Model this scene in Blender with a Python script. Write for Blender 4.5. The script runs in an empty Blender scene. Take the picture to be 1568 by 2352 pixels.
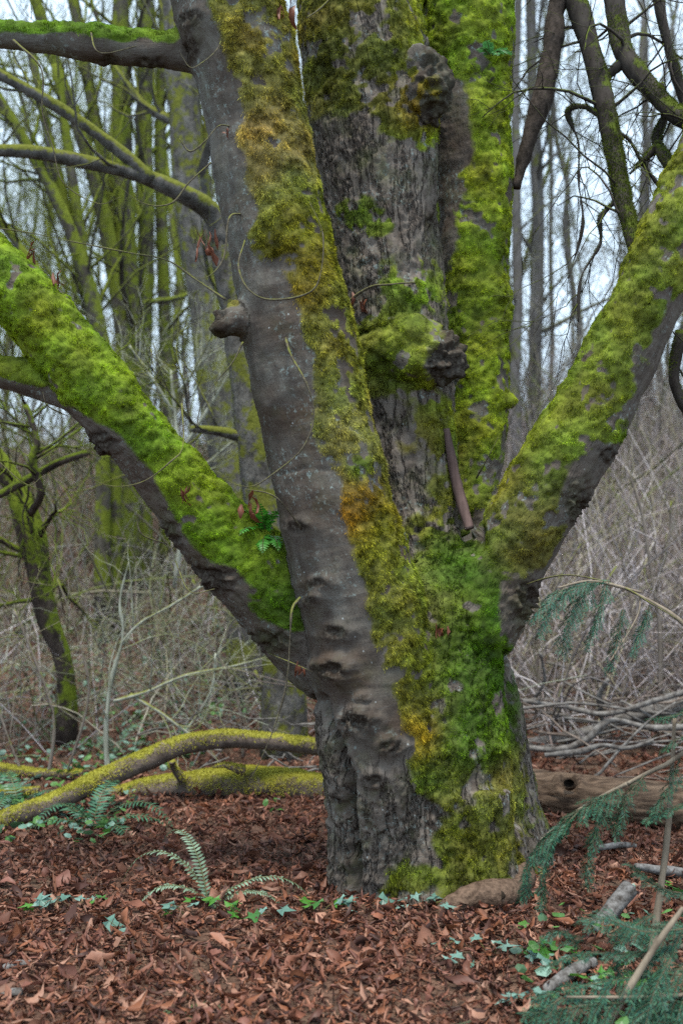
import bpy, math
import numpy as np
from mathutils import Vector

# ------------------------------------------------------------------ camera, sky, sun, exposure
SC = bpy.context.scene
COL = SC.collection
W0, H0, FPX = 1568.0, 2352.0, 2352.0 * 35.0 / 36.0      # photo traced at 1568 x 2352
CAM_Z = 1.6
PITCH = math.atan2(124.0, FPX)
cam_d = bpy.data.cameras.new('camera')
cam_d.sensor_fit = 'VERTICAL'; cam_d.sensor_height = 36.0; cam_d.lens = 35.0
cam_d.clip_start = 0.05; cam_d.clip_end = 1000.0
cam_d.dof.use_dof = True; cam_d.dof.focus_distance = 4.75; cam_d.dof.aperture_fstop = 1.5
cam = bpy.data.objects.new('camera', cam_d); COL.objects.link(cam)
cam.location = (0, 0, CAM_Z); cam.rotation_euler = (math.pi / 2 + PITCH, 0, 0)
SC.camera = cam

SUN_EL, SUN_AZ = math.radians(72), math.radians(188)     # azimuth from +Y (view direction), left is negative
world = bpy.data.worlds.new('World'); SC.world = world; world.use_nodes = True
wn, wl = world.node_tree.nodes, world.node_tree.links
wn.clear()
sky = wn.new('ShaderNodeTexSky'); sky.sky_type = 'NISHITA'; sky.sun_disc = False
sky.sun_elevation = SUN_EL; sky.sun_rotation = SUN_AZ; sky.air_density = 1.0; sky.dust_density = 3.0
over = wn.new('ShaderNodeRGB'); over.outputs[0].default_value = (7.1, 8.9, 10.7, 1)    # closed cloud cover
mixw = wn.new('ShaderNodeMixRGB'); mixw.inputs[0].default_value = 0.85
wl.new(sky.outputs[0], mixw.inputs[1]); wl.new(over.outputs[0], mixw.inputs[2])
bg = wn.new('ShaderNodeBackground'); bg.inputs[1].default_value = 0.05
wo = wn.new('ShaderNodeOutputWorld')
wl.new(mixw.outputs[0], bg.inputs[0]); wl.new(bg.outputs[0], wo.inputs[0])

sun_d = bpy.data.lights.new('sun', 'SUN'); sun_d.energy = 1.5; sun_d.angle = math.radians(14)
sun_d.color = (1.0, 0.95, 0.86)
sun = bpy.data.objects.new('sun', sun_d); COL.objects.link(sun)
sdir = Vector((math.sin(SUN_AZ) * math.cos(SUN_EL), math.cos(SUN_AZ) * math.cos(SUN_EL), math.sin(SUN_EL)))
sun.rotation_euler = sdir.to_track_quat('Z', 'Y').to_euler()

SC.view_settings.view_transform = 'Standard'
SC.view_settings.look = 'None'
SC.view_settings.exposure = 2.1
SC.view_settings.gamma = 1.0
SC.view_settings.use_curve_mapping = False
SC.render.engine = 'CYCLES'
SC.cycles.max_bounces = 4; SC.cycles.diffuse_bounces = 2; SC.cycles.glossy_bounces = 2
SC.cycles.transmission_bounces = 4; SC.cycles.transparent_max_bounces = 6; SC.cycles.volume_bounces = 0
SC.cycles.use_denoising = False

# ------------------------------------------------------------------ helpers
RNG = np.random.default_rng(11)
FWD = np.array([0, math.cos(PITCH), math.sin(PITCH)])
UPV = np.array([0, -math.sin(PITCH), math.cos(PITCH)])
RGT = np.array([1.0, 0, 0])
CAMP = np.array([0, 0, CAM_Z])


def P(px, py, d):
    """photo direction (px, py) at distance d along the view axis -> place in the wood"""
    return CAMP + d * (FWD + (px - W0 / 2) / FPX * RGT + (H0 / 2 - py) / FPX * UPV)


def project(v):
    q = v - CAMP
    d = q @ FWD
    d = np.where(d < 0.05, 0.05, d)
    return W0 / 2 + FPX * (q @ RGT) / d, H0 / 2 - FPX * (q @ UPV) / d, d


def _hash(ix, iy, iz, seed):
    h = ix * np.uint32(374761393) + iy * np.uint32(668265263) + iz * np.uint32(2147483647) + np.uint32((seed * 1274126177) & 0xFFFFFFFF)
    h = (h ^ (h >> np.uint32(13))) * np.uint32(1274126177)
    return ((h ^ (h >> np.uint32(16))) & np.uint32(0xFFFFFF)).astype(np.float32) / np.float32(0xFFFFFF)


def vnoise(p, seed=0):
    p = np.asarray(p, np.float32)
    i = np.floor(p); f = p - i
    i = i.astype(np.int32).astype(np.uint32)
    u = f * f * (3 - 2 * f)
    x0, y0, z0 = i[:, 0], i[:, 1], i[:, 2]
    x1, y1, z1 = x0 + np.uint32(1), y0 + np.uint32(1), z0 + np.uint32(1)
    ux, uy, uz = u[:, 0], u[:, 1], u[:, 2]
    def lx(y, z):
        a = _hash(x0, y, z, seed)
        return a + ux * (_hash(x1, y, z, seed) - a)
    def ly(z):
        a = lx(y0, z)
        return a + uy * (lx(y1, z) - a)
    a = ly(z0)
    return (a + uz * (ly(z1) - a)) * 2 - 1


def fbm(p, o=3, seed=0):
    r, a, t = 0, 1.0, 0
    for k in range(o):
        r = r + a * vnoise(p * 2.03 ** k + 17.3 * k, seed + k); t += a; a *= 0.5
    return r / t


def worley(p, seed=0):
    """distance to cell border (F2-F1) and a number per cell"""
    p = np.asarray(p, np.float32)
    fl = np.floor(p)
    i = fl.astype(np.int32)
    f1 = np.full(len(p), 9.0, np.float32); f2 = f1.copy(); cid = np.zeros(len(p), np.float32)
    for dx in (-1, 0, 1):
        for dy in (-1, 0, 1):
            for dz in (-1, 0, 1):
                a, b, c = [(i[:, k] + np.int32(o)).astype(np.uint32) for k, o in ((0, dx), (1, dy), (2, dz))]
                h = _hash(a, b, c, seed)
                d = (fl[:, 0] + dx + h - p[:, 0]) ** 2 + (fl[:, 1] + dy + _hash(a, b, c, seed + 5) - p[:, 1]) ** 2 + (fl[:, 2] + dz + _hash(a, b, c, seed + 9) - p[:, 2]) ** 2
                m = d < f1
                f2 = np.where(m, f1, np.minimum(f2, d))
                cid = np.where(m, h, cid)
                f1 = np.where(m, d, f1)
    return np.sqrt(f2) - np.sqrt(f1), cid, np.sqrt(f1)


def terrain(x, y):
    x = np.asarray(x, float); y = np.asarray(y, float)
    yy = y + 0.10 * x
    t = np.clip((yy - 8.0) / 16.0, 0, 1)
    h = 4.5 * (t * t * (3 - 2 * t)) + np.clip(yy - 24, 0, 40) * 0.03
    p = np.stack([x.ravel() * 0.35, y.ravel() * 0.35, np.zeros(x.size)], 1)
    n = fbm(p, 2, 91).reshape(x.shape)
    p2 = np.stack([x.ravel() * 1.7, y.ravel() * 1.7, np.zeros(x.size)], 1)
    n2 = fbm(p2, 2, 95).reshape(x.shape)
    near = np.clip((y - 5.0) / 4.0, 0.12, 1)
    return h + near * 0.16 * n + 0.018 * n2 - 0.015


def G(px, py, lift=0.0):
    """point where the view direction meets the ground"""
    ray = FWD + (px - W0 / 2) / FPX * RGT + (H0 / 2 - py) / FPX * UPV
    d = 2.0
    for k in range(900):
        q = CAMP + ray * d
        if q[2] <= terrain(q[0], q[1]) + lift:
            break
        d += 0.02 + d * 0.002
    return q


def catmull(pts, n_per=8):
    p = np.asarray(pts, float)
    p = np.vstack([2 * p[0] - p[1], p, 2 * p[-1] - p[-2]])
    out = []
    for i in range(1, len(p) - 2):
        t = np.linspace(0, 1, n_per, endpoint=False)[:, None]
        a, b, c, d = p[i - 1], p[i], p[i + 1], p[i + 2]
        out.append(0.5 * (2 * b + (c - a) * t + (2 * a - 5 * b + 4 * c - d) * t ** 2 + (3 * b - a - 3 * c + d) * t ** 3))
    out.append(p[-2][None])
    return np.vstack(out)


def trace(rows, n_per=8):
    """rows of (px, py, half width px, depth) -> centre points and radii"""
    r = np.asarray(rows, float)
    pts = np.array([P(a[0], a[1], a[3]) for a in r])
    rad = r[:, 2] / FPX * r[:, 3]
    c = catmull(np.hstack([pts, rad[:, None]]), n_per)
    return c[:, :3], np.maximum(c[:, 3], 0.0008)


def frames(Pt, ref=None):
    T = np.gradient(Pt, axis=1)
    T /= np.linalg.norm(T, axis=2, keepdims=True) + 1e-9
    if ref is None:
        m = np.abs(T).mean(1)
        ref = np.eye(3)[np.argmin(m, 1)][:, None, :]
    else:
        ref = np.asarray(ref, float)[None, None, :]
    e1 = np.cross(T, np.broadcast_to(ref, T.shape)); e1 /= np.linalg.norm(e1, axis=2, keepdims=True) + 1e-9
    e2 = np.cross(T, e1)
    return T, e1, e2


def tubes(Pt, R, sides, ref=None, cap=False):
    """K tubes of N points -> verts, quads (and cap triangles)"""
    Pt = np.asarray(Pt, float); R = np.asarray(R, float)
    K, N, _ = Pt.shape
    T, e1, e2 = frames(Pt, ref)
    a = np.linspace(0, 2 * np.pi, sides, endpoint=False)
    V = Pt[:, :, None, :] + R[:, :, None, None] * (np.cos(a)[None, None, :, None] * e1[:, :, None, :] + np.sin(a)[None, None, :, None] * e2[:, :, None, :])
    idx = np.arange(K * N * sides).reshape(K, N, sides)
    nx = np.roll(idx, -1, axis=2)
    q = np.stack([idx[:, :-1], nx[:, :-1], nx[:, 1:], idx[:, 1:]], -1).reshape(-1, 4)
    V = V.reshape(-1, 3)
    if cap:
        base = len(V)
        V = np.vstack([V, Pt[:, 0], Pt[:, -1]])
        tr = []
        for s in range(sides):
            s2 = (s + 1) % sides
            tr.append(np.stack([base + np.arange(K), idx[:, 0, s2], idx[:, 0, s], idx[:, 0, s]], 1))
            tr.append(np.stack([base + K + np.arange(K), idx[:, -1, s], idx[:, -1, s2], idx[:, -1, s2]], 1))
        return V, q, np.vstack(tr)[:, :3]
    return V, q


class Bag:
    """collects faces of 3 or 4 corners into one mesh"""
    def __init__(s): s.v = []; s.f = []; s.n = 0; s.c = []
    def add(s, V, F, c=None):
        F = np.asarray(F)
        s.v.append(np.asarray(V, float)); s.f.append(F + s.n); s.n += len(V)
        if c is not None:
            c = np.asarray(c, float)
            s.c.append(np.broadcast_to(c, (len(V), 3)) if c.ndim == 1 else c)
    def tube(s, Pt, R, sides=6, c=None):
        Pt = np.asarray(Pt, float)
        if Pt.ndim == 2: Pt = Pt[None]; R = np.asarray(R)[None]
        V, q, t = tubes(Pt, R, sides, cap=True)
        n0 = s.n
        s.add(V, q, c); s.f.append(t + n0)
    def mesh(s, name, smooth=True):
        V = np.vstack(s.v)
        me = make_mesh(name, V, s.f, smooth)
        if s.c: set_color(me, 'col', np.vstack(s.c))
        return me


def make_mesh(name, V, flist, smooth=True):
    me = bpy.data.meshes.new(name)
    V = np.ascontiguousarray(V, dtype=np.float32)
    if isinstance(flist, np.ndarray): flist = [flist]
    loops = np.concatenate([f.ravel() for f in flist]).astype(np.int32)
    tot = np.concatenate([np.full(len(f), f.shape[1]) for f in flist]).astype(np.int32)
    st = np.concatenate([[0], np.cumsum(tot)[:-1]]).astype(np.int32)
    me.vertices.add(len(V)); me.vertices.foreach_set('co', V.ravel())
    me.loops.add(len(loops)); me.loops.foreach_set('vertex_index', loops)
    me.polygons.add(len(tot)); me.polygons.foreach_set('loop_start', st); me.polygons.foreach_set('loop_total', tot)
    me.polygons.foreach_set('use_smooth', np.full(len(tot), smooth))
    me.update(calc_edges=True)
    return me


def set_color(me, name, c):
    a = me.attributes.new(name, 'FLOAT_COLOR', 'POINT')
    c4 = np.ones((len(c), 4), np.float32); c4[:, :3] = c
    a.data.foreach_set('color', c4.ravel())


def set_float(me, name, v):
    a = me.attributes.new(name, 'FLOAT', 'POINT'); a.data.foreach_set('value', np.ascontiguousarray(v, dtype=np.float32))


def set_vec(me, name, v):
    a = me.attributes.new(name, 'FLOAT_VECTOR', 'POINT'); a.data.foreach_set('vector', np.ascontiguousarray(v, dtype=np.float32).ravel())


def tag(o, label=None, cat=None, group=None, kind=None):
    if label: o['label'] = label
    if cat: o['category'] = cat
    if group: o['group'] = group
    if kind: o['kind'] = kind
    return o


def obj(name, me, mat=None, parent=None):
    o = bpy.data.objects.new(name, me)
    COL.objects.link(o)
    if mat is not None and me is not None and not me.materials: me.materials.append(mat)
    if parent is not None:
        o.parent = parent
        if parent.type == 'EMPTY':
            o.location = [-c for c in parent.location]
    return o


def thing(name, label, cat, loc=(0, 0, 0), group=None):
    o = bpy.data.objects.new(name, None); COL.objects.link(o)
    o.empty_display_size = 0.1
    o.location = [float(c) for c in loc]
    return tag(o, label, cat, group)


# ------------------------------------------------------------------ materials
class M:
    def __init__(s, name):
        s.m = bpy.data.materials.new(name); s.m.use_nodes = True
        s.t = s.m.node_tree; s.n = s.t.nodes; s.l = s.t.links
        s.b = s.n['Principled BSDF']
        s.b.inputs['Roughness'].default_value = 0.9
        s.b.inputs['Specular IOR Level'].default_value = 0.05
    def node(s, t, **k):
        n = s.n.new(t)
        for a, v in k.items(): setattr(n, a, v)
        return n
    def attr(s, name, out='Color'):
        return s.node('ShaderNodeAttribute', attribute_name=name).outputs[out]
    def co(s): return s.node('ShaderNodeTexCoord').outputs['Object']
    def map(s, v, sc):
        n = s.node('ShaderNodeMapping'); n.inputs['Scale'].default_value = sc if hasattr(sc, '__len__') else (sc,) * 3
        s.l.new(v, n.inputs[0]); return n.outputs[0]
    def noise(s, v, sc, det=4, rough=0.6):
        n = s.node('ShaderNodeTexNoise'); n.inputs['Scale'].default_value = sc; n.inputs['Detail'].default_value = det
        n.inputs['Roughness'].default_value = rough
        s.l.new(v, n.inputs['Vector']); return n.outputs[0]
    def voro(s, v, sc, feat='DISTANCE_TO_EDGE'):
        n = s.node('ShaderNodeTexVoronoi', feature=feat); n.inputs['Scale'].default_value = sc
        s.l.new(v, n.inputs['Vector']); return n.outputs['Distance']
    def ramp(s, f, stops, interp='LINEAR'):
        n = s.node('ShaderNodeValToRGB'); cr = n.color_ramp; cr.interpolation = interp
        while len(cr.elements) < len(stops): cr.elements.new(0.5)
        for e, (p, c) in zip(cr.elements, stops):
            e.position = p; e.color = (c, c, c, 1) if not hasattr(c, '__len__') else (*c, 1)
        s.l.new(f, n.inputs[0]); return n.outputs[0]
    def mix(s, f, a, b, mode='MIX'):
        n = s.node('ShaderNodeMixRGB', blend_type=mode)
        for i, x in enumerate((f, a, b)):
            if hasattr(x, 'is_linked'): s.l.new(x, n.inputs[i])
            elif i == 0: n.inputs[0].default_value = x
            else: n.inputs[i].default_value = (*x, 1) if hasattr(x, '__len__') else (x, x, x, 1)
        return n.outputs[0]
    def math(s, op, a, b=0.0):
        n = s.node('ShaderNodeMath', operation=op)
        for i, x in enumerate((a, b)):
            if hasattr(x, 'is_linked'): s.l.new(x, n.inputs[i])
            else: n.inputs[i].default_value = x
        return n.outputs[0]
    def bump(s, h, st=0.5, dist=0.01, prev=None):
        n = s.node('ShaderNodeBump'); n.inputs['Strength'].default_value = st; n.inputs['Distance'].default_value = dist
        s.l.new(h, n.inputs['Height'])
        if prev is not None: s.l.new(prev, n.inputs['Normal'])
        return n.outputs[0]
    def out(s, col, nrm=None, rough=None):
        s.l.new(col, s.b.inputs['Base Color'])
        if nrm is not None: s.l.new(nrm, s.b.inputs['Normal'])
        if rough is not None: s.b.inputs['Roughness'].default_value = rough
        return s.m
    def leafy(s, col, tr=0.35, nrm=None):
        """diffuse plus light through the blade"""
        s.l.new(col, s.b.inputs['Base Color'])
        t = s.node('ShaderNodeBsdfTranslucent'); s.l.new(col, t.inputs[0])
        mx = s.node('ShaderNodeMixShader'); mx.inputs[0].default_value = tr
        s.l.new(s.b.outputs[0], mx.inputs[1]); s.l.new(t.outputs[0], mx.inputs[2])
        s.l.new(mx.outputs[0], s.n['Material Output'].inputs[0])
        return s.m


def mat_bark():
    m = M('maple_bark')
    c = m.attr('bark_co', 'Vector'); ty = m.attr('fissured', 'Fac'); rg = m.attr('knobbly', 'Fac'); ms = m.attr('moss', 'Fac')
    lowc = m.noise(c, 2.6, 3); mid = m.noise(m.map(c, (1, 1, 0.45)), 16, 5, 0.65); fine = m.noise(m.map(c, (1, 1, 0.35)), 80, 5, 0.7)
    rings = m.noise(m.map(c, (1, 1, 5)), 9, 4, 0.7)
    smooth = m.mix(m.ramp(lowc, [(0.36, 0), (0.62, 1)]), (0.062, 0.044, 0.032), (0.124, 0.116, 0.100))
    smooth = m.mix(m.ramp(mid, [(0.35, 0), (0.7, 0.8)]), smooth, (0.048, 0.037, 0.031))
    smooth = m.mix(m.ramp(rings, [(0.55, 0), (0.8, 0.25)]), smooth, (0.16, 0.165, 0.165))
    plate = m.mix(m.ramp(mid, [(0.3, 0), (0.75, 1)]), (0.064, 0.050, 0.040), (0.182, 0.156, 0.132))
    ridge = m.math('ABSOLUTE', m.math('SUBTRACT', m.noise(m.map(c, (1, 1, 0.22)), 15, 4, 0.6), 0.5))
    crack = m.ramp(ridge, [(0.0, 1), (0.05, 0)])
    plate = m.mix(m.math('MULTIPLY', crack, 0.7), plate, (0.035, 0.028, 0.024))
    col = m.mix(ty, smooth, plate)
    lich = m.ramp(m.noise(c, 38, 5, 0.75), [(0.55, 0), (0.64, 1)])
    big = m.ramp(m.noise(c, 3.3, 3), [(0.44, 0), (0.60, 1)])
    col = m.mix(m.math('MULTIPLY', m.math('MULTIPLY', lich, big), 0.75), col, (0.22, 0.275, 0.26))
    spot = m.ramp(m.voro(c, 26, 'F1'), [(0.09, 1), (0.14, 0)])
    pick = m.ramp(m.noise(c, 11, 1), [(0.60, 0), (0.64, 1)])
    col = m.mix(m.math('MULTIPLY', m.math('MULTIPLY', spot, pick), 0.5), col, (0.42, 0.46, 0.46))
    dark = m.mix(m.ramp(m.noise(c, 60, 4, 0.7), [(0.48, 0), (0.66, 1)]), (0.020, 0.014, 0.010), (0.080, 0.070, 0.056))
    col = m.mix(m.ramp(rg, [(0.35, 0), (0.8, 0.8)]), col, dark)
    green = m.mix(m.noise(c, 60, 3), m.mix(0.7, m.attr('moss_col'), (0.02, 0.018, 0.008)), m.attr('moss_col'))
    col = m.mix(m.math('MULTIPLY', m.ramp(ms, [(0.30, 0), (0.55, 1)]), 0.95), col, green)
    film = m.math('MULTIPLY', m.ramp(m.noise(c, 5, 5, 0.7), [(0.5, 0), (0.72, 0.55)]), m.ramp(ty, [(0, 0.35), (1, 1)]))
    col = m.mix(film, col, (0.075, 0.088, 0.028))
    n1 = m.bump(crack, 0.9, -0.012)
    n0 = m.node('ShaderNodeBump'); n0.inputs['Distance'].default_value = -0.012
    m.l.new(crack, n0.inputs['Height']); m.l.new(ty, n0.inputs['Strength'])
    n2 = m.bump(mid, 0.55, 0.012, n0.outputs[0])
    n3 = m.bump(fine, 0.9, 0.006, n2)
    n4 = m.bump(rings, 0.35, 0.005, n3)
    return m.out(col, n4, 0.85)


def mat_moss(name='moss_strands', tr=0.35):
    m = M(name)
    m.b.inputs['Specular IOR Level'].default_value = 0.0
    m.b.inputs['Roughness'].default_value = 1.0
    return m.leafy(m.attr('col'), tr)


def mat_wood(name, base, dark, sc=6, streak=(1, 1, 0.12), bumpd=0.01, moss=None, mossamt=0.5, use_co=None):
    """bark or bare wood of far trees and sticks; moss sits in patches and on the upper sides"""
    m = M(name)
    c = m.attr(use_co, 'Vector') if use_co else m.co()
    a = m.noise(m.map(c, streak), sc, 5, 0.65); b = m.noise(c, sc * 0.45, 6, 0.72)
    col = m.mix(m.ramp(a, [(0.32, 0), (0.7, 1)]), dark, base)
    if moss:
        geo = m.node('ShaderNodeNewGeometry'); sx = m.node('ShaderNodeSeparateXYZ'); m.l.new(geo.outputs['Normal'], sx.inputs[0])
        k = m.math('ADD', m.math('MULTIPLY', sx.outputs[2], 0.30), m.math('ADD', b, mossamt - 0.5))
        mk = m.ramp(k, [(0.46, 0), (0.54, 1)])
        mc = m.mix(m.noise(c, sc * 3, 3), moss, [x * 1.9 for x in moss])
        col = m.mix(mk, col, mc)
    nr = m.bump(a, 0.7, bumpd)
    return m.out(col, nr, 0.9)


def mat_attr(name, rough=0.6, tr=0.3, spec=0.35, vein=0.25, sc=40):
    m = M(name)
    m.b.inputs['Roughness'].default_value = rough; m.b.inputs['Specular IOR Level'].default_value = spec
    c = m.co(); n = m.noise(c, sc, 4, 0.7)
    col = m.mix(m.math('MULTIPLY', m.ramp(n, [(0.35, 0), (0.7, 1)]), vein), m.attr('col'), (0.02, 0.012, 0.008))
    m.l.new(m.bump(n, 0.4, 0.004), m.b.inputs['Normal'])
    return m.leafy(col, tr)


MB = mat_bark()
MMOSS = mat_moss()
MLEAF = mat_attr('dead_leaf_brown', 0.5, 0.18, 0.22)
MGREEN = mat_attr('green_leaf', 0.4, 0.3, 0.35, 0.12)
MNEEDLE = mat_attr('needle', 0.45, 0.25, 0.25, 0.1)
MTWIG = mat_wood('twig_bark', (0.115, 0.10, 0.07), (0.035, 0.03, 0.022), 40, (1, 1, 1), moss=(0.075, 0.078, 0.022), mossamt=.35)
MTWIGD = mat_wood('mossy_branch_bark', (0.055, 0.048, 0.042), (0.020, 0.016, 0.014), 16, (1, 1, .4), moss=(0.045, 0.058, 0.010), mossamt=0.34)
MGREYT = mat_wood('grey_mossy_bark', (0.125, 0.12, 0.11), (0.035, 0.032, 0.028), 11, (1, 1, .5), moss=(0.07, 0.075, 0.014), mossamt=0.49, bumpd=.06)
MMOSST = mat_wood('heavily_mossed_bark', (0.085, 0.078, 0.065), (0.035, 0.03, 0.025), 8, (1, 1, .4), moss=(0.075, 0.090, 0.012), mossamt=0.53, bumpd=.05)
MKNOT = mat_wood('dark_knotty_bark', (0.075, 0.058, 0.048), (0.018, 0.014, 0.012), 10, (1, 1, .5), moss=(0.07, 0.09, 0.010), mossamt=0.49, bumpd=.05)
MFART = mat_wood('far_bark', (0.125, 0.118, 0.115), (0.06, 0.055, 0.05), 7, (1, 1, .4), moss=(0.06, 0.066, 0.018), mossamt=0.42)
MPOLE = mat_wood('fallen_branch_bark', (0.19, 0.155, 0.13), (0.085, 0.066, 0.055), 16, (1, 1, 1))
MLOG = mat_wood('weathered_log_wood', (0.18, 0.122, 0.082), (0.026, 0.017, 0.013), 26, (0.05, 1, 1), 0.02)
MGSTICK = mat_wood('weathered_stick', (0.20, 0.19, 0.178), (0.045, 0.038, 0.033), 20, (1, 1, 1))
MPOLEM = mat_wood('mossy_fallen_bark', (0.15, 0.12, 0.10), (0.06, 0.046, 0.038), 16, (1, 1, 1), moss=(0.13, 0.125, 0.022), mossamt=0.33)
MBIRCH = mat_wood('pale_peeling_stick', (0.19, 0.185, 0.18), (0.035, 0.03, 0.026), 26, (1, 1, 1))
MROOT = mat_wood('root_bark', (0.145, 0.098, 0.070), (0.042, 0.028, 0.020), 40, (1, 1, 1), .02)
MHOLE = mat_wood('rotten_wood', (0.03, 0.022, 0.016), (0.012, 0.009, 0.007), 30, (1, 1, 1))


def mat_brush():
    m = M('bramble_canes'); m.b.inputs['Roughness'].default_value = 0.8
    return m.out(m.attr('col'))


MBRUSH = mat_brush()


def mat_ground():
    m = M('forest_soil'); c = m.co()
    a = m.noise(c, 9, 6, 0.7); b = m.noise(c, 1.3, 3); v = m.voro(m.mix(0.1, c, m.noise(c, 20, 2), 'ADD'), 22)
    col = m.mix(m.ramp(a, [(0.35, 0), (0.68, 1)]), (0.045, 0.028, 0.021), (0.145, 0.082, 0.058))
    col = m.mix(m.ramp(b, [(0.45, 0), (0.65, 0.5)]), col, (0.075, 0.060, 0.042))
    return m.out(col, m.bump(v, 0.8, 0.03, m.bump(a, 0.8, 0.03)), 0.95)


MGROUND = mat_ground()

# ------------------------------------------------------------------ ground
def build_ground():
    ys = np.concatenate([np.arange(-6, 2.5, 0.5), np.arange(2.5, 9, 0.08), np.arange(9, 30, 0.35), np.arange(30, 122, 4)])
    xs = np.concatenate([np.arange(-80, -12, 4), np.arange(-12, -4, 0.4), np.arange(-4, 4, 0.08), np.arange(4, 12, 0.4), np.arange(12, 82, 4)])
    X, Y = np.meshgrid(xs, ys)
    Z = terrain(X, Y)
    V = np.stack([X.ravel(), Y.ravel(), Z.ravel()], 1)
    n, k = len(ys), len(xs)
    i = np.arange(n * k).reshape(n, k)
    F = np.stack([i[:-1, :-1], i[:-1, 1:], i[1:, 1:], i[1:, :-1]], -1).reshape(-1, 4)
    o = obj('ground', make_mesh('ground', V, F), MGROUND)
    return tag(o, 'brown leaf strewn forest floor rising to a brambly bank', 'ground', kind='structure')


GROUND = build_ground()

# ------------------------------------------------------------------ the old maple
D = 5.15
LIMBS = [
    ('trunk', [(985, 2230, 250, 5.18), (985, 2100, 232, 5.18), (992, 1990, 215, 5.2), (990, 1850, 205, 5.22), (972, 1700, 205, 5.22), (968, 1560, 195, 5.22), (1000, 1430, 165, 5.22), (1015, 1320, 125, 5.25)]),
    ('stem', [(872, 2200, 125, 5.02), (876, 2050, 112, 5.0), (884, 1900, 118, 4.98), (868, 1740, 138, 4.95), (862, 1570, 142, 4.93), (838, 1420, 138, 4.90), (785, 1230, 132, 4.88), (735, 1020, 128, 4.86), (697, 830, 128, 4.84), (658, 640, 122, 4.82), (615, 430, 117, 4.80), (572, 200, 118, 4.78), (525, 0, 126, 4.76), (470, -220, 120, 4.72), (440, -330, 112, 4.68)]),
    ('stem', [(1010, 1500, 140, 5.30), (975, 1360, 140, 5.32), (950, 1200, 122, 5.33), (935, 1020, 112, 5.34), (908, 800, 122, 5.35), (882, 560, 132, 5.36), (858, 300, 146, 5.36), (828, 60, 142, 5.36), (815, -150, 138, 5.36), (808, -330, 130, 5.36)]),
    ('stem', [(1070, 1420, 95, 5.50), (1078, 1280, 82, 5.58), (1086, 1120, 58, 5.66), (1094, 960, 68, 5.70), (1090, 760, 74, 5.72), (1086, 520, 84, 5.74), (1078, 260, 96, 5.75), (1068, 30, 108, 5.75), (1064, -180, 110, 5.75), (1068, -330, 106, 5.75)]),
    ('limb', [(1010, 1560, 120, 5.15), (1085, 1420, 112, 5.12), (1165, 1275, 96, 5.10), (1248, 1130, 95, 5.06), (1335, 985, 94, 5.02), (1408, 845, 84, 4.98), (1485, 690, 82, 4.95), (1568, 500, 82, 4.92), (1660, 290, 78, 4.90), (1760, 40, 72, 4.85), (1830, -180, 66, 4.8)]),
    ('limb', [(850, 1570, 110, 5.20), (720, 1455, 112, 5.16), (585, 1315, 104, 5.08), (452, 1172, 88, 5.0), (345, 1045, 76, 4.93), (245, 925, 82, 4.87), (150, 800, 78, 4.83), (60, 690, 76, 4.80), (-50, 590, 72, 4.77), (-180, 480, 70, 4.72), (-330, 330, 66, 4.66), (-480, 120, 60, 4.6)]),
    ('branch', [(240, 925, 58, 4.88), (165, 895, 48, 4.86), (80, 873, 40, 4.84), (0, 856, 36, 4.82), (-110, 848, 34, 4.78), (-260, 820, 30, 4.72), (-420, 760, 24, 4.66)]),
    ('branch', [(520, 130, 52, 4.82), (430, 118, 46, 4.80), (330, 112, 41, 4.76), (200, 98, 38, 4.72), (80, 86, 33, 4.68), (-30, 80, 31, 4.64), (-160, 72, 28, 4.6), (-330, 40, 24, 4.55), (-480, -20, 18, 4.5)]),
    ('burl', [(690, 800, 118, 4.87), (628, 760, 80, 4.80), (572, 738, 52, 4.75), (535, 736, 38, 4.71), (510, 746, 27, 4.68)]),
    ('burl', [(850, 800, 80, 5.30), (920, 806, 86, 5.18), (975, 818, 78, 5.10), (1008, 828, 62, 5.08)]),
    ('burl', [(930, 190, 76, 5.22), (965, 180, 60, 5.14), (980, 215, 54, 5.12), (968, 260, 42, 5.16)]),
    ('burl', [(1110, 930, 62, 5.68), (1146, 925, 32, 5.66)]),
    ('burl', [(1350, 1000, 55, 5.0), (1380, 1030, 24, 4.98)]),
    ('burl', [(1280, 1150, 60, 5.04), (1312, 1168, 26, 5.02)]),
    ('burl', [(1150, 1360, 70, 5.1), (1190, 1375, 28, 5.06)]),
    ('burl', [(290, 1000, 58, 4.9), (245, 1015, 34, 4.86)]),
    ('root', [(1035, 1400, 100, 5.36), (1062, 1520, 112, 5.38), (1086, 1640, 116, 5.4), (1110, 1750, 112, 5.41), (1145, 1870, 103, 5.40), (1185, 1965, 92, 5.38), (1220, 2060, 76, 5.36)]),
    ('root', [(840, 1500, 60, 5.16), (800, 1590, 52, 5.12), (776, 1690, 40, 5.06), (785, 1850, 38, 5.03), (795, 2000, 40, 5.02), (800, 2110, 44, 5.0)]),
    ('root', [(1080, 1800, 110, 5.0), (1090, 1950, 100, 4.98), (1100, 2060, 95, 4.95), (1110, 2140, 85, 4.95)]),
]
for _n, _r in LIMBS:
    if _n == 'burl':                      # round the free end off
        (x0, y0, w0, d0), (x1, y1, w1, d1) = _r[-2], _r[-1]
        k = math.hypot(x1 - x0, y1 - y0) + 1e-6; ux, uy = (x1 - x0) / k, (y1 - y0) / k
        _r += [(x1 + ux * w1 * .45, y1 + uy * w1 * .45, w1 * .82, d1), (x1 + ux * w1 * .85, y1 + uy * w1 * .85, w1 * .45, d1), (x1 + ux * w1, y1 + uy * w1, w1 * .1, d1)]
CURVES = [trace(r, 10) for _, r in LIMBS]

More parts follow.
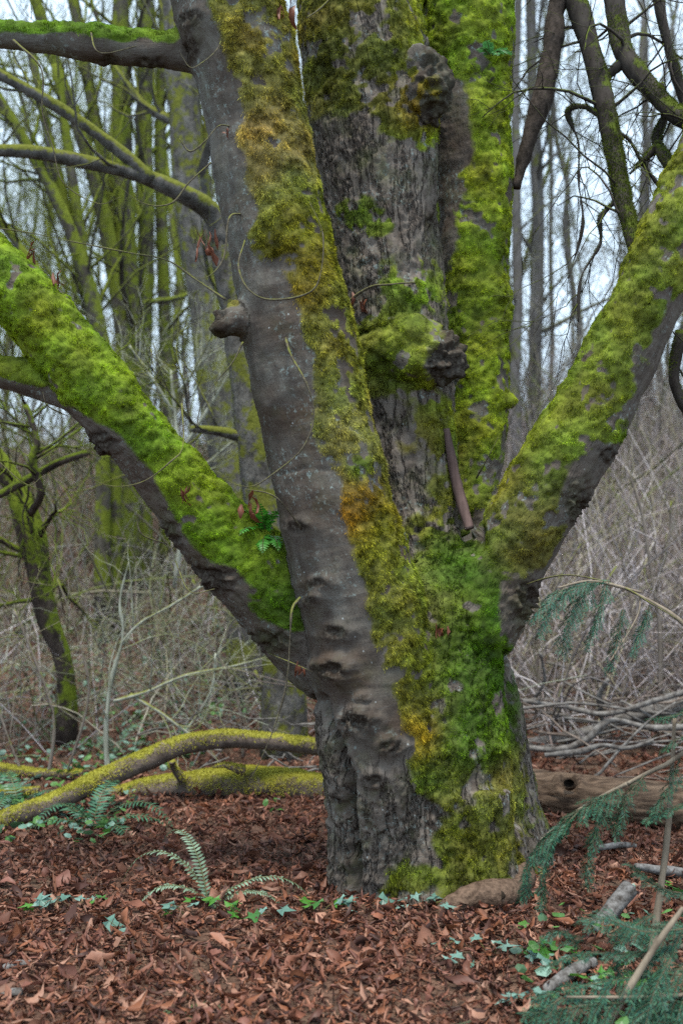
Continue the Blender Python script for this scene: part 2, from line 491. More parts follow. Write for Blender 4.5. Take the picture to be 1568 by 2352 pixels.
MOSS_POLY = [   # limb ids, outline in photo pixels, feather px
    ([1], [(470, -60), (500, 40), (540, 170), (572, 270), (560, 330), (575, 420), (600, 470), (575, 540), (610, 610), (665, 625), (690, 690), (700, 770), (728, 850), (715, 950), (742, 1030), (785, 1090), (792, 1180), (815, 1280), (850, 1350), (855, 1450), (890, 1530), (915, 1600), (935, 1700), (955, 1800), (1000, 1850), (1080, 1850), (1080, 1500), (1000, 1380), (960, 1250), (920, 1130), (890, 980), (860, 850), (820, 700), (790, 530), (760, 400), (740, 250), (720, 100), (710, -60)], 26),
    ([0, 2, 4, 1, 18], [(960, 1270), (1010, 1225), (1130, 1215), (1150, 1350), (1160, 1500), (1140, 1640), (1080, 1700), (1075, 1800), (1030, 1850), (985, 1830), (930, 1700), (985, 1560), (1000, 1480), (965, 1400)], 26),
    ([0, 1, 18, 16], [(1000, 1920), (1060, 1840), (1110, 1800), (1180, 1850), (1195, 1960), (1150, 2030), (1020, 2070), (870, 2075), (905, 2000), (1000, 1985)], 45),
    ([0, 16, 18], [(1120, 1560), (1165, 1560), (1190, 1750), (1250, 1890), (1240, 1990), (1120, 2010), (1120, 1800), (1100, 1700)], 60),
    ([2], [(660, -60), (980, -60), (970, 150), (1020, 160), (1040, 250), (985, 340), (900, 320), (850, 262), (760, 245), (690, 290), (670, 200)], 36),
    ([2], [(770, 480), (830, 455), (900, 490), (880, 540), (800, 545)], 25),
    ([2], [(880, 620), (980, 600), (1010, 700), (900, 720)], 60),
    ([9, 2], [(780, 750), (900, 720), (1000, 740), (1035, 780), (1000, 830), (985, 900), (920, 915), (840, 905), (790, 850)], 28),
    ([10], [(880, 120), (975, 135), (1000, 200), (985, 290), (900, 320)], 40),
    ([2], [(990, 900), (1040, 940), (1050, 1180), (1010, 1260), (940, 1230), (1000, 1120), (985, 1000), (930, 1030), (930, 960)], 40),
    ([3, 11], [(940, -60), (1190, -60), (1180, 500), (1160, 750), (1200, 920), (1150, 1010), (1135, 1180), (1050, 1200), (1035, 950), (1030, 650), (1050, 520), (1085, 380), (1085, 190), (1030, 170), (1000, 330), (940, 200)], 24),
    ([4, 12, 13, 14], [(1090, 1190), (1145, 1000), (1215, 865), (1295, 715), (1405, 490), (1500, 230), (1660, -60), (1800, 60), (1610, 560), (1500, 770), (1455, 880), (1420, 1000), (1370, 1035), (1305, 1060), (1275, 1150), (1290, 1200), (1235, 1290), (1160, 1330), (1120, 1310)], 30),
    ([5, 15, 6], [(-160, 360), (80, 540), (250, 740), (430, 940), (550, 1070), (700, 1240), (705, 1450), (640, 1440), (590, 1410), (580, 1335), (480, 1285), (410, 1205), (365, 1090), (290, 1010), (190, 945), (110, 905), (-160, 880)], 22),
]
# colours of the moss on different places of the tree (photo px, py, radius px, colour)
MOSS_COL = [
    (600, 150, 190, (0.150, 0.135, 0.036)), (640, 330, 140, (0.165, 0.135, 0.050)), (700, 480, 90, (0.110, 0.140, 0.016)),
    (670, 600, 80, (0.120, 0.095, 0.014)), (760, 800, 130, (0.135, 0.125, 0.030)), (800, 1000, 110, (0.150, 0.140, 0.045)),
    (828, 1065, 28, (0.055, 0.135, 0.006)), (812, 1170, 75, (0.150, 0.088, 0.012)), (880, 1250, 90, (0.120, 0.130, 0.018)),
    (900, 1400, 120, (0.125, 0.120, 0.026)), (960, 1600, 90, (0.115, 0.110, 0.022)), (965, 1690, 45, (0.170, 0.120, 0.014)),
    (980, 1800, 70, (0.095, 0.105, 0.018)), (1070, 1300, 90, (0.034, 0.075, 0.006)), (1060, 1500, 110, (0.040, 0.090, 0.006)),
    (1080, 1680, 80, (0.052, 0.092, 0.008)), (1060, 1950, 120, (0.085, 0.095, 0.014)), (1190, 1850, 90, (0.105, 0.105, 0.025)),
    (800, 100, 180, (0.075, 0.075, 0.012)), (780, 230, 90, (0.065, 0.075, 0.010)), (830, 500, 80, (0.080, 0.095, 0.012)),
    (870, 800, 110, (0.080, 0.115, 0.010)), (980, 770, 50, (0.120, 0.130, 0.020)), (970, 225, 60, (0.125, 0.062, 0.010)),
    (1000, 1050, 120, (0.095, 0.090, 0.018)), (1080, 60, 150, (0.135, 0.180, 0.014)), (1100, 450, 180, (0.140, 0.180, 0.014)),
    (1090, 700, 130, (0.125, 0.160, 0.014)), (1120, 940, 110, (0.165, 0.210, 0.014)), (1100, 1100, 70, (0.140, 0.185, 0.014)),
    (1520, 500, 200, (0.105, 0.125, 0.016)), (1400, 780, 160, (0.100, 0.130, 0.016)), (1300, 980, 130, (0.090, 0.125, 0.014)),
    (1190, 1180, 110, (0.095, 0.100, 0.022)), (1220, 1230, 60, (0.100, 0.080, 0.022)), (60, 680, 160, (0.120, 0.170, 0.012)),
    (250, 880, 140, (0.100, 0.160, 0.010)), (420, 1080, 120, (0.100, 0.155, 0.010)), (560, 1230, 120, (0.105, 0.160, 0.010)),
    (620, 1380, 80, (0.042, 0.085, 0.006)), (60, 870, 90, (0.100, 0.145, 0.012)), (250, 100, 200, (0.065, 0.130, 0.008)),
]
# rough knobs and scars: px, py, rx, ry, height m, roughness m
KNOBS = [(693, 1213, 36, 22, .010, .010), (772, 1535, 62, 44, .030, .020), (828, 1655, 66, 46, .022, .022), (895, 1712, 52, 34, .016, .020),
         (862, 1790, 40, 26, .014, .016), (830, 1600, 30, 14, .012, .012), (1020, 830, 52, 60, .004, .030), (985, 200, 42, 90, .004, .030), (510, 745, 26, 36, .0, .014),
         (1395, 1042, 30, 24, .0, .022), (1330, 1165, 40, 60, .0, .030), (1215, 1385, 50, 60, .0, .030), (225, 1020, 55, 40, .0, .026),
         (470, 1330, 90, 45, .0, .026), (390, 1240, 30, 60, .0, .020), (600, 1470, 110, 30, .0, .020), (960, 1215, 45, 35, .014, .026), (445, 45, 36, 30, .010, .014),
         (440, 110, 24, 40, .006, .012), (730, 1340, 60, 26, .012, .010), (720, 1380, 40, 20, .010, .012), (1150, 700, 20, 40, .02, .02), (990, 500, 14, 40, .0, .02), (770, 1450, 60, 26, .012, .012),
         (1135, 170, 30, 40, -.02, .02), (250, 140, 26, 20, .0, .014), (340, 145, 40, 20, .0, .016)]
# grooves: polyline px, half width px, depth m
GROOVES = [([(735, 1610), (765, 1700), (798, 1790), (800, 1880), (812, 1980), (815, 2080)], 13, .085),
           ([(1035, 1960), (1000, 2050)], 10, .03), ([(960, 1830), (1010, 1880), (1000, 2000)], 14, .02),
           ([(1160, 1500), (1180, 1700), (1190, 1900)], 9, .03), ([(1075, 1760), (1075, 1850), (1080, 1950)], 16, .02),
           ([(1120, 1560), (1130, 1800), (1150, 2000)], 8, .02), ([(1075, 1190), (1090, 1250)], 26, .06), ([(1040, 1560), (1030, 1760)], 14, .015),
           ([(640, 1090), (700, 1075), (760, 1080)], 4, .006), ([(1015, 760), (1035, 800), (1055, 790)], 7, .03), ([(1010, 470), (1000, 560)], 8, .03)]


def seg_dist(px, py, pl, closed=False):
    d = np.full(len(px), 1e9)
    n = len(pl)
    for i in range(n if closed else n - 1):
        x0, y0 = pl[i]; x1, y1 = pl[(i + 1) % n]
        dx, dy = x1 - x0, y1 - y0
        t = np.clip(((px - x0) * dx + (py - y0) * dy) / (dx * dx + dy * dy + 1e-9), 0, 1)
        d = np.minimum(d, (px - x0 - t * dx) ** 2 + (py - y0 - t * dy) ** 2)
    return np.sqrt(d)


def in_poly(px, py, pl):
    c = np.zeros(len(px), bool); n = len(pl)
    for i in range(n):
        x0, y0 = pl[i]; x1, y1 = pl[(i + 1) % n]
        if y0 == y1: continue
        c ^= ((y0 > py) != (y1 > py)) & (px < (x1 - x0) * (py - y0) / (y1 - y0) + x0)
    return c


def vnormals(V, F):
    if F.shape[1] == 4:
        fn = np.cross(V[F[:, 2]] - V[F[:, 0]], V[F[:, 3]] - V[F[:, 1]])
    else:
        fn = np.cross(V[F[:, 1]] - V[F[:, 0]], V[F[:, 2]] - V[F[:, 0]])
    n = np.zeros_like(V)
    for k in range(3):
        acc = np.zeros(len(V))
        for j in range(F.shape[1]): acc += np.bincount(F[:, j], fn[:, k], len(V))
        n[:, k] = acc
    return n / (np.linalg.norm(n, axis=1, keepdims=True) + 1e-12)


def laplace(V, F, it, lam=0.5):
    e = np.concatenate([np.stack([F[:, i], F[:, (i + 1) % F.shape[1]]], 1) for i in range(F.shape[1])])
    e = np.vstack([e, e[:, ::-1]])
    cnt = np.bincount(e[:, 0], minlength=len(V)).astype(float)
    for _ in range(it):
        A = np.stack([np.bincount(e[:, 0], V[e[:, 1], k], len(V)) for k in range(3)], 1) / cnt[:, None]
        V = V + lam * (A - V)
    return V


def voxel_union(parts, voxel):
    b = Bag()
    for pt, r in parts:
        V, q, t = tubes(pt[None], r[None], 28, ref=(0.08, 1, 0.05), cap=True)
        n0 = b.n; b.add(V, q); b.f.append(t + n0)
    tmp = obj('temporary', b.mesh('temporary'))
    md = tmp.modifiers.new('r', 'REMESH'); md.mode = 'VOXEL'; md.voxel_size = voxel
    dg = bpy.context.evaluated_depsgraph_get()
    me = bpy.data.meshes.new_from_object(tmp.evaluated_get(dg))
    V = np.zeros(len(me.vertices) * 3); me.vertices.foreach_get('co', V); V = V.reshape(-1, 3)
    n = len(me.polygons)
    lt = np.zeros(n, int); me.polygons.foreach_get('loop_total', lt)
    lv = np.zeros(len(me.loops), int); me.loops.foreach_get('vertex_index', lv)
    ls = np.zeros(n, int); me.polygons.foreach_get('loop_start', ls)
    q = ls[lt == 4][:, None] + np.arange(4)
    F = lv[q]
    _tm = tmp.data; bpy.data.objects.remove(tmp); bpy.data.meshes.remove(_tm); bpy.data.meshes.remove(me)
    return V, F


def moss_color(px, py, pos):
    w = np.zeros(len(px)); c = np.zeros((len(px), 3))
    for x, y, r, k in MOSS_COL:
        g = np.exp(-((px - x) ** 2 + (py - y) ** 2) / (2 * (r * 0.6) ** 2)) + 1e-6
        w += g; c += g[:, None] * np.array(k)
    c /= w[:, None]
    n = fbm(pos * 9, 3, 31); n2 = fbm(pos * 26, 2, 37)
    c = c * (1.45 + 0.9 * n + 0.6 * n2)[:, None]
    c *= (1 + 0.55 * fbm(pos * np.array([26, 26, 5.]), 2, 43))[:, None]
    c[:, 0] *= 1 + 0.3 * fbm(pos * 5, 2, 41)
    return np.clip(c, 0.008, 0.6)


def blades(pos, nrm, dirn, length, width, col, name):
    """one pointed strand per sample"""
    n = len(pos)
    d = dirn / (np.linalg.norm(dirn, axis=1, keepdims=True) + 1e-9)
    side = np.cross(d, RNG.normal(size=(n, 3))); side /= np.linalg.norm(side, axis=1, keepdims=True) + 1e-9
    tip = pos + d * length[:, None] + np.array([0, 0, -1.0]) * (length * 0.2)[:, None]
    V = np.stack([pos - side * width[:, None] * 0.5, pos + side * width[:, None] * 0.5, tip], 1).reshape(-1, 3)
    F = np.arange(n * 3).reshape(n, 3)
    me = make_mesh(name, V, F, False)
    set_color(me, 'col', np.repeat(col, 3, 0))
    return me


def sample_surface(V, F, N, weight, count):
    """random points on quads, weighted by area and weight"""
    a = np.linalg.norm(np.cross(V[F[:, 2]] - V[F[:, 0]], V[F[:, 3]] - V[F[:, 1]]), axis=1) * 0.5
    w = a * weight[F].mean(1)
    s = w.sum()
    if s <= 0: return None
    f = RNG.choice(len(F), size=count, p=w / s)
    u, v = RNG.random(count), RNG.random(count)
    wt = np.stack([(1 - u) * (1 - v), u * (1 - v), u * v, (1 - u) * v], 1)
    p = (V[F[f]] * wt[:, :, None]).sum(1); n = (N[F[f]] * wt[:, :, None]).sum(1)
    return p, n, F[f], wt


def build_maple():
    V, F = voxel_union(CURVES, 0.0122)
    V = laplace(V, F, 8)
    nl = len(LIMBS)
    best = np.full(len(V), 1e9); lid = np.zeros(len(V), int); bco = np.zeros((len(V), 3)); rad = np.zeros(len(V))
    for k, (pt, r) in enumerate(CURVES):
        T, e1, e2 = [x[0] for x in frames(pt[None], (0.08, 1, 0.05))]
        s = np.concatenate([[0], np.cumsum(np.linalg.norm(np.diff(pt, axis=0), axis=1))])
        lo, hi = pt.min(0) - 0.8, pt.max(0) + 0.8
        idx = np.where(((V > lo) & (V < hi)).all(1))[0]
        for ch in np.array_split(idx, max(1, len(idx) // 40000)):
            sub = pt[::2].astype(np.float32); Vc = V[ch].astype(np.float32)
            d = (Vc ** 2).sum(1)[:, None] + (sub ** 2).sum(1)[None] - 2 * Vc @ sub.T
            j = d.argmin(1) * 2; dm = np.linalg.norm(V[ch] - pt[j], axis=1)
            sd = dm - r[j] + (0.012 if LIMBS[k][0] in ('burl',) else 0)
            up = sd < best[ch]
            c, jj = ch[up], j[up]
            best[c] = sd[up]; lid[c] = k; rad[c] = r[jj]
            off = V[c] - pt[jj]
            bco[c] = np.stack([(off * e1[jj]).sum(1), (off * e2[jj]).sum(1), s[jj] + (off * T[jj]).sum(1)], 1) + np.array([k * 3.1, k * 1.7, 0])
    N = vnormals(V, F)
    # broad swellings, flutes
    big = np.isin(lid, [0, 16, 17, 18])
    V = V + N * (0.018 * fbm(V * 3.2, 2, 1) + 0.009 * fbm(V * 9, 2, 2))[:, None]
    flute = fbm(np.stack([bco[:, 0] * 7, bco[:, 1] * 7, bco[:, 2] * 0.9], 1), 2, 3)
    V = V + N * (np.where(big, 0.028, 0.004) * flute)[:, None]
    px, py, dep = project(V)
    view = V - CAMP; view /= np.linalg.norm(view, axis=1, keepdims=True)
    front = (N * view).sum(1) < 0.25
    warp = 42 * fbm(V * 9, 4, 5)
    # which bark is split into plates
    fis = np.zeros(len(V))
    fis[np.isin(lid, [0, 16, 17, 18])] = 1
    fis[lid == 2] = 1; fis[lid == 3] = 0.25
    fis = np.where(lid == 1, np.clip((py - 1720 + (px - 800) * .5 + warp * 1.5) / 140, 0, 1), fis)
    fis = np.where(np.isin(lid, [4, 5]), 0.35, fis)
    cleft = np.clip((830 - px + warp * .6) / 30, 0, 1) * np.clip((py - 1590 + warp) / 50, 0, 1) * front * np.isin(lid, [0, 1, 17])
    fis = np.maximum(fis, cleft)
    fis = laplace(np.stack([fis] * 3, 1), F, 12)[:, 0]
    # grooves and knobs
    knob = np.zeros(len(V)); dsp = np.zeros(len(V))
    for pl, w, dp in GROOVES:
        d = seg_dist(px + warp * 0.15, py, pl)
        g = np.exp(-(d / w) ** 2) * front
        dsp -= dp * g
    for x, y, rx, ry, h, ro in KNOBS:
        if 1330 < y < 1800 and 680 < x < 920: rx, ry = rx * .72, ry * .68
        g = np.exp(-(((px - x + warp * .3) / rx) ** 2 + ((py - y + warp * .3) / ry) ** 2) * 1.2) * front * (dep < 5.75)
        knob = np.maximum(knob, g * 1.15)
        ring = np.clip(1 - g, 0, 1) * g * 4
        dsp += 1.5 * h * (0.6 * g + 0.6 * ring) + ro * g * fbm(V * 30, 3, 8) * 2.2 - 0.25 * h * (g > .75)
    dsp += cleft * 0.020 * fbm(V * 20, 3, 28)
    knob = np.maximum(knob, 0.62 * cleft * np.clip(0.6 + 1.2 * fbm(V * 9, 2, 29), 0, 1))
    tip = np.where(lid == 9, np.clip((px - 975 + warp * 1.2 - (830 - py) * .45) / 40, 0, 1), 0) + np.where(lid == 10, np.clip((px - 955) / 25, 0, 1), 0) + np.where(np.isin(lid, [12, 13, 14, 15]), 0.7, 0) + np.where(lid == 8, np.clip((528 - px) / 20, 0, 1), 0)
    dsp += np.where(np.isin(lid, [8, 9, 10, 11]), 0.045 * fbm(V * 8.5, 2, 10), 0)
    dsp += 0.042 * tip * fbm(V * 24, 3, 9)
    knob = np.clip(np.maximum(knob, tip), 0, 1)
    # moss cover
    moss = np.zeros(len(V))
    for ids, pl, fe in MOSS_POLY:
        m = np.isin(lid, ids) & front
        ii = np.where(m)[0]
        x, y = px[ii] + warp[ii] * 0.8, py[ii] + warp[ii] * 1.0
        sd = np.where(in_poly(x, y, pl), 1, -1) * seg_dist(x, y, pl, True)
        moss[ii] = np.maximum(moss[ii], np.clip(0.5 + sd / (2 * fe), 0, 1))
    patch = fbm(V * 6.5, 3, 12)
    brk = 0.55 * patch + 0.45 * fbm(V * np.array([19, 19, 11.]), 3, 13) + 0.45 * fbm(V * 42, 2, 19)
    open_ = np.select([lid == 1, np.isin(lid, [2, 10]), np.isin(lid, [3, 11]), lid == 4, lid == 9, np.isin(lid, [0, 16, 18])], [0.20, 0.12, 0.20, 0.17, 0.3, 0.15], 0.27)
    open_ = np.where(np.isin(lid, [0, 2, 4]) & (py > 1220) & (py < 1720) & (px > 960), 0.30, open_)
    moss = np.clip(moss * 1.25, 0, 1) * np.clip(0.5 + (brk + open_) * 4.0, 0, 1)
    moss = np.where(np.isin(lid, [0, 16, 18]) & (py > 1830), moss * np.clip(0.75 + 1.6 * patch, 0, 1), moss)
    bk = np.clip(0.5 + 1.6 * patch + 0.6 * N[:, 2], 0, 1)                  # the side turned away
    moss = np.where(front, moss, np.where(np.isin(lid, [2, 3, 4, 5, 6, 0]), bk, bk * 0.5))
    top = np.clip((N[:, 2] + 0.22 + 0.8 * patch) * 2.0, 0, 1)
    moss = np.where(np.isin(lid, [6, 7]), np.maximum(moss * (N[:, 2] > -0.35), top), moss)
    moss = np.where(lid == 8, np.clip((N[:, 2] - 0.55 + 0.6 * patch) * 2, 0, 1), moss)
    moss *= 1 - 0.8 * knob * np.where(lid == 10, 0.4, np.isin(lid, [0, 1, 4, 5, 8, 9, 12, 13, 14, 15]))
    moss = laplace(np.stack([moss] * 3, 1), F, 2)[:, 0]
    # bark plates
    sc = np.stack([bco[:, 0] * 21, bco[:, 1] * 21, bco[:, 2] * 6.5], 1)
    sc += 0.9 * np.stack([fbm(V * 13, 2, 20), fbm(V * 13, 2, 21), fbm(V * 13, 2, 22)], 1)
    e, cid, _ = worley(sc, 4)
    plate = -0.010 * np.exp(-(e / 0.11) ** 2) + 0.009 * (cid - 0.5)
    dsp += fis * plate * np.where(moss > .5, 0.5, 1)
    dsp += (1 - fis) * 0.0025 * fbm(np.stack([bco[:, 0] * 8, bco[:, 1] * 8, bco[:, 2] * 60], 1), 2, 25)
    clump = fbm(V * 24, 2, 14)
    wv = V + 0.02 * np.stack([fbm(V * 12, 2, 81), fbm(V * 12, 2, 82), fbm(V * 12, 2, 83)], 1)
    _, _, f1a = worley(wv * np.array([19, 19, 16.]), 6)
    _, _, f1b = worley(wv * 36, 16)
    soft = np.where(lid == 1, 0.45, np.where(np.isin(lid, [5, 9, 0]), 1.2, 1.0))
    dsp += moss * (0.006 + soft * (0.010 * (0.5 - f1a) + 0.012 * (0.5 - f1b)) + 0.009 * clump + 0.012 * fbm(V * 7, 2, 15))
    V = V + N * dsp[:, None]
    N = vnormals(V, F)
    mcol = moss_color(px, py, V)
    knob_s = laplace(np.stack([knob] * 3, 1), F, 2)[:, 0]

    root = thing('maple_tree', 'old mossy maple dividing low into several thick stems and limbs', 'tree', (0.45, 5.15, 0))
    fl = np.sort(lid[F], axis=1)[:, 1]
    keep = V[F][:, :, 2].max(1) > -0.25
    host = {8: 1, 9: 2, 10: 2, 11: 3, 12: 4, 13: 4, 14: 4, 15: 5, 6: 5, 7: 1, 1: 0, 2: 0, 3: 0, 4: 0, 5: 0}
    for k in (8, 9, 10, 11, 12, 13, 14, 15, 6, 7, 3, 2, 4, 5, 1):     # loose islands go to the part they sit on
        fi = np.where(fl == k)[0]
        if not len(fi): continue
        lab = np.arange(len(V))
        f = F[fi]
        for _ in range(400):
            mn = lab[f].min(1); old = lab[f].sum()
            for j in range(4): np.minimum.at(lab, f[:, j], mn)
            lab = lab[lab]
            if lab[f].sum() == old: break
        c = lab[f[:, 0]]
        u, n = np.unique(c, return_counts=True)
        fl[fi[c != u[n.argmax()]]] = host[k]
    names = {}
    parts = {}
    for k in range(nl):
        parts.setdefault({16: 0, 17: 0, 18: 0}.get(k, k), []).append(k)
    for k, ids in parts.items():
        sel = F[np.isin(fl, ids) & keep]
        if not len(sel): continue
        u, inv = np.unique(sel, return_inverse=True)
        me = make_mesh(LIMBS[k][0], V[u], inv.reshape(-1, 4))
        set_vec(me, 'bark_co', bco[u]); set_float(me, 'fissured', fis[u]); set_float(me, 'knobbly', knob_s[u]); set_float(me, 'moss', moss[u]); set_color(me, 'moss_col', mcol[u])
        me.normals_split_custom_set_from_vertices(N[u].tolist())
        o = obj(LIMBS[k][0], me, MB, root)
        # moss cushion of that part
        w = np.clip((moss - 0.34) * 2.2, 0, 1) * np.where(front, 1.0, 0.2) * np.where(py < -60, 0.3, 1)
        area = (np.linalg.norm(np.cross(V[sel[:, 2]] - V[sel[:, 0]], V[sel[:, 3]] - V[sel[:, 1]]), axis=1) * 0.5 * w[sel].mean(1)).sum()
        cnt = int(area * 120000)
        if cnt < 150: continue
        p, n, fi, wt = sample_surface(V, sel, N, w, cnt)
        mx, my, _ = project(p)
        col = moss_color(mx, my, p) * RNG.uniform(0.45, 1.75, (cnt, 1)) * np.array([1.0, 1.0, 0.7])
        col *= np.clip(1 + 1.0 * vnoise(p * 70, 53) + 0.6 * vnoise(p * 34, 55), 0.12, 2.3)[:, None]
        hang = np.full(cnt, 0.35)
        if k == 1: hang = 0.9 + 0.5 * vnoise(p * 6, 51)
        if k == 3: hang = np.full(cnt, 0.6)
        g = np.array([0, 0, -1.0])
        dn = n * 0.8 + RNG.normal(size=(cnt, 3)) * 0.42 + g * (hang * (1 - np.clip(n[:, 2], 0, 1)))[:, None]
        cl = np.clip(0.9 + 0.7 * vnoise(p * 24, 61), 0.5, 1.6)
        ln = RNG.uniform(0.004, 0.0125, cnt) * cl * (1.7 if k == 1 else 1.0)
        wd = RNG.uniform(0.0022, 0.0046, cnt)
        mo = obj('moss', blades(p - n * 0.003, n, dn, ln, wd, col, 'moss'), MMOSS, o)
        tag(mo, kind='stuff')
    return root


MAPLE = build_maple()


def moss_on(me_V, me_F, weight, per_m2, parent, cols, ln=(0.008, 0.02), wd=(0.003, 0.006)):
    N = vnormals(me_V, me_F)
    a = (np.linalg.norm(np.cross(me_V[me_F[:, 2]] - me_V[me_F[:, 0]], me_V[me_F[:, 3]] - me_V[me_F[:, 1]]), axis=1) * .5 * weight[me_F].mean(1)).sum()
    cnt = max(60, int(a * per_m2))
    p, n, _, _ = sample_surface(me_V, me_F, N, weight, cnt)
    c = np.array(cols[0]) + (np.array(cols[1]) - np.array(cols[0])) * np.clip(0.5 + 0.8 * fbm(p * 7, 2, 71), 0, 1)[:, None]
    c = c * RNG.uniform(0.6, 1.4, (cnt, 1))
    dn = n + RNG.normal(size=(cnt, 3)) * 0.45
    o = obj('moss', blades(p - n * .003, n, dn, RNG.uniform(*ln, cnt), RNG.uniform(*wd, cnt), c, 'moss'), MMOSS, parent)
    return tag(o, kind='stuff')


def rough_tube(rows, sides, amp, seed, n_per=14, flip=None):
    """a branch or log with uneven bark, closed at both ends; returns verts, faces, tris"""
    pt, r = trace(rows, n_per) if not isinstance(rows, tuple) else rows
    V, q, t = tubes(pt[None], r[None], sides, ref=(0.1, 1, 0.1) if flip is None else flip, cap=True)
    N = vnormals(V, q)
    V = V + N * (amp * fbm(V * 14, 3, seed) + amp * 1.6 * fbm(V * 4, 2, seed + 7))[:, None]
    return V, q, t


def spawn(Pp, Rp, m, t0, t1, ang, ln, nseg, rr, up, wig, rng, rmin=0.002, taper=0.25):
    """children of each path"""
    K, N, _ = Pp.shape
    idx = np.repeat(np.arange(K), m); n = len(idx)
    t = rng.uniform(t0, t1, n) * (N - 1); i = np.minimum(t.astype(int), N - 2); f = (t - i)[:, None]
    st = Pp[idx, i] * (1 - f) + Pp[idx, i + 1] * f
    T = Pp[idx, i + 1] - Pp[idx, i]; T /= np.linalg.norm(T, axis=1, keepdims=True) + 1e-9
    r0 = (Rp[idx, i] * (1 - f[:, 0]) + Rp[idx, i + 1] * f[:, 0])
    pr = np.cross(T, rng.normal(size=(n, 3))); pr /= np.linalg.norm(pr, axis=1, keepdims=True) + 1e-9
    a = rng.uniform(ang[0], ang[1], n)[:, None]
    d = np.cos(a) * T + np.sin(a) * pr
    L = rng.uniform(ln[0], ln[1], n)
    out = [st]
    for k in range(nseg):
        d = d + rng.normal(size=(n, 3)) * wig + np.array([0, 0, up])
        d /= np.linalg.norm(d, axis=1, keepdims=True) + 1e-9
        out.append(out[-1] + d * (L / nseg)[:, None])
    R = np.maximum(r0 * rr * rng.uniform(.6, 1, n), rmin)[:, None] * np.linspace(1, taper, nseg + 1)[None]
    return np.stack(out, 1), R


# thinner branches, twigs and hanging leaves of the maple
def branch_part(name, rows, mat, sides=8, amp=0.004, seed=3, mossw=None, cols=((0.05, 0.07, 0.01), (0.10, 0.12, 0.02)), parent=MAPLE, n_per=10):
    V, q, t = rough_tube(rows, sides, amp, seed, n_per)
    me = make_mesh(name, V, [q, t])
    o = obj(name, me, mat, parent)
    if mossw is not None:
        N = vnormals(V, q)
        w = np.clip((N[:, 2] + mossw + 0.9 * fbm(V * 5, 2, seed + 3)) * 1.8, 0, 1)
        moss_on(V, q, w, 60000, o, cols)
    return o


BR = [
    [(1462, 575, 24, 5.05), (1435, 480, 24, 5.2), (1415, 380, 27, 5.4), (1392, 270, 28, 5.5), (1370, 160, 29, 5.6), (1325, 20, 30, 5.7), (1280, -120, 30, 5.8)],
    [(1660, 300, 34, 5.0), (1570, 270, 26, 5.3), (1490, 205, 26, 5.5), (1440, 130, 30, 5.6), (1412, 60, 30, 5.7), (1405, -80, 28, 5.8)],
    [(1440, 130, 16, 5.6), (1405, 170, 12, 5.6), (1390, 185, 6, 5.6)],
    [(1568, 420, 22, 5.3), (1510, 330, 17, 5.5), (1525, 260, 14, 5.5), (1520, 190, 10, 5.5)],
    [(1510, 340, 14, 5.5), (1470, 370, 9, 5.5), (1450, 400, 4, 5.5)],
    [(1395, 270, 12, 5.5), (1330, 245, 8, 5.55), (1310, 260, 9, 5.6), (1320, 330, 6, 5.6), (1335, 420, 5, 5.6), (1330, 520, 4, 5.6), (1310, 640, 3, 5.6)],
    [(1400, 300, 10, 5.5), (1440, 320, 6, 5.5), (1480, 380, 5, 5.5), (1520, 440, 4, 5.5)],
    [(1560, 760, 18, 5.6), (1552, 880, 15, 5.6), (1600, 950, 15, 5.6), (1640, 700, 18, 5.6), (1700, 500, 22, 5.6)],
    [(1420, 450, 8, 5.3), (1385, 500, 7, 5.3), (1370, 560, 6, 5.3), (1340, 640, 5, 5.3), (1320, 740, 3, 5.3)],
    [(1500, -40, 18, 5.9), (1540, 120, 16, 5.9), (1580, 260, 16, 5.9), (1660, 330, 22, 5.6)],
]
for i, r in enumerate(BR):
    r = [(a + 7 * math.sin(3.1 * k + i), b, c * .8, d) for k, (a, b, c, d) in enumerate(r)]
    o = branch_part('branch', r, MTWIGD, 9, 0.006, 100 + i, 0.0, ((0.045, 0.06, 0.01), (0.09, 0.12, 0.015)))
    rg = np.random.default_rng(900 + i)
    pt, ra = trace(r, 6)
    k1 = 9 if i in (0, 1, 5, 9) else 5
    P1, R1 = spawn(pt[None], ra[None], k1, .1, .95, (.5, 1.3), (.3, 1.1), 7, .22, -.10, .22, rg, .0035)
    P2, R2 = spawn(P1, R1, 4, .2, 1, (.4, 1.1), (.15, .5), 5, .6, -.06, .22, rg, .0022)
    for q in range(len(P1)):
        b = Bag(); b.tube(P1[q], R1[q], 5)
        for w in range(4): b.tube(P2[q * 4 + w], R2[q * 4 + w], 4)
        obj('twig', b.mesh('twig'), MTWIGD, o)
# broken branch hanging among them
branch_part('broken_branch', [(1300, -120, 26, 5.75), (1278, 20, 23, 5.75), (1262, 140, 22, 5.72), (1240, 240, 20, 5.7), (1205, 350, 17, 5.7), (1186, 432, 12, 5.7)],
            mat_wood('brown_broken_bark', (0.07, 0.055, 0.046), (0.02, 0.016, 0.013), 26, (1, 1, .6), .02), 10, 0.013, 140)

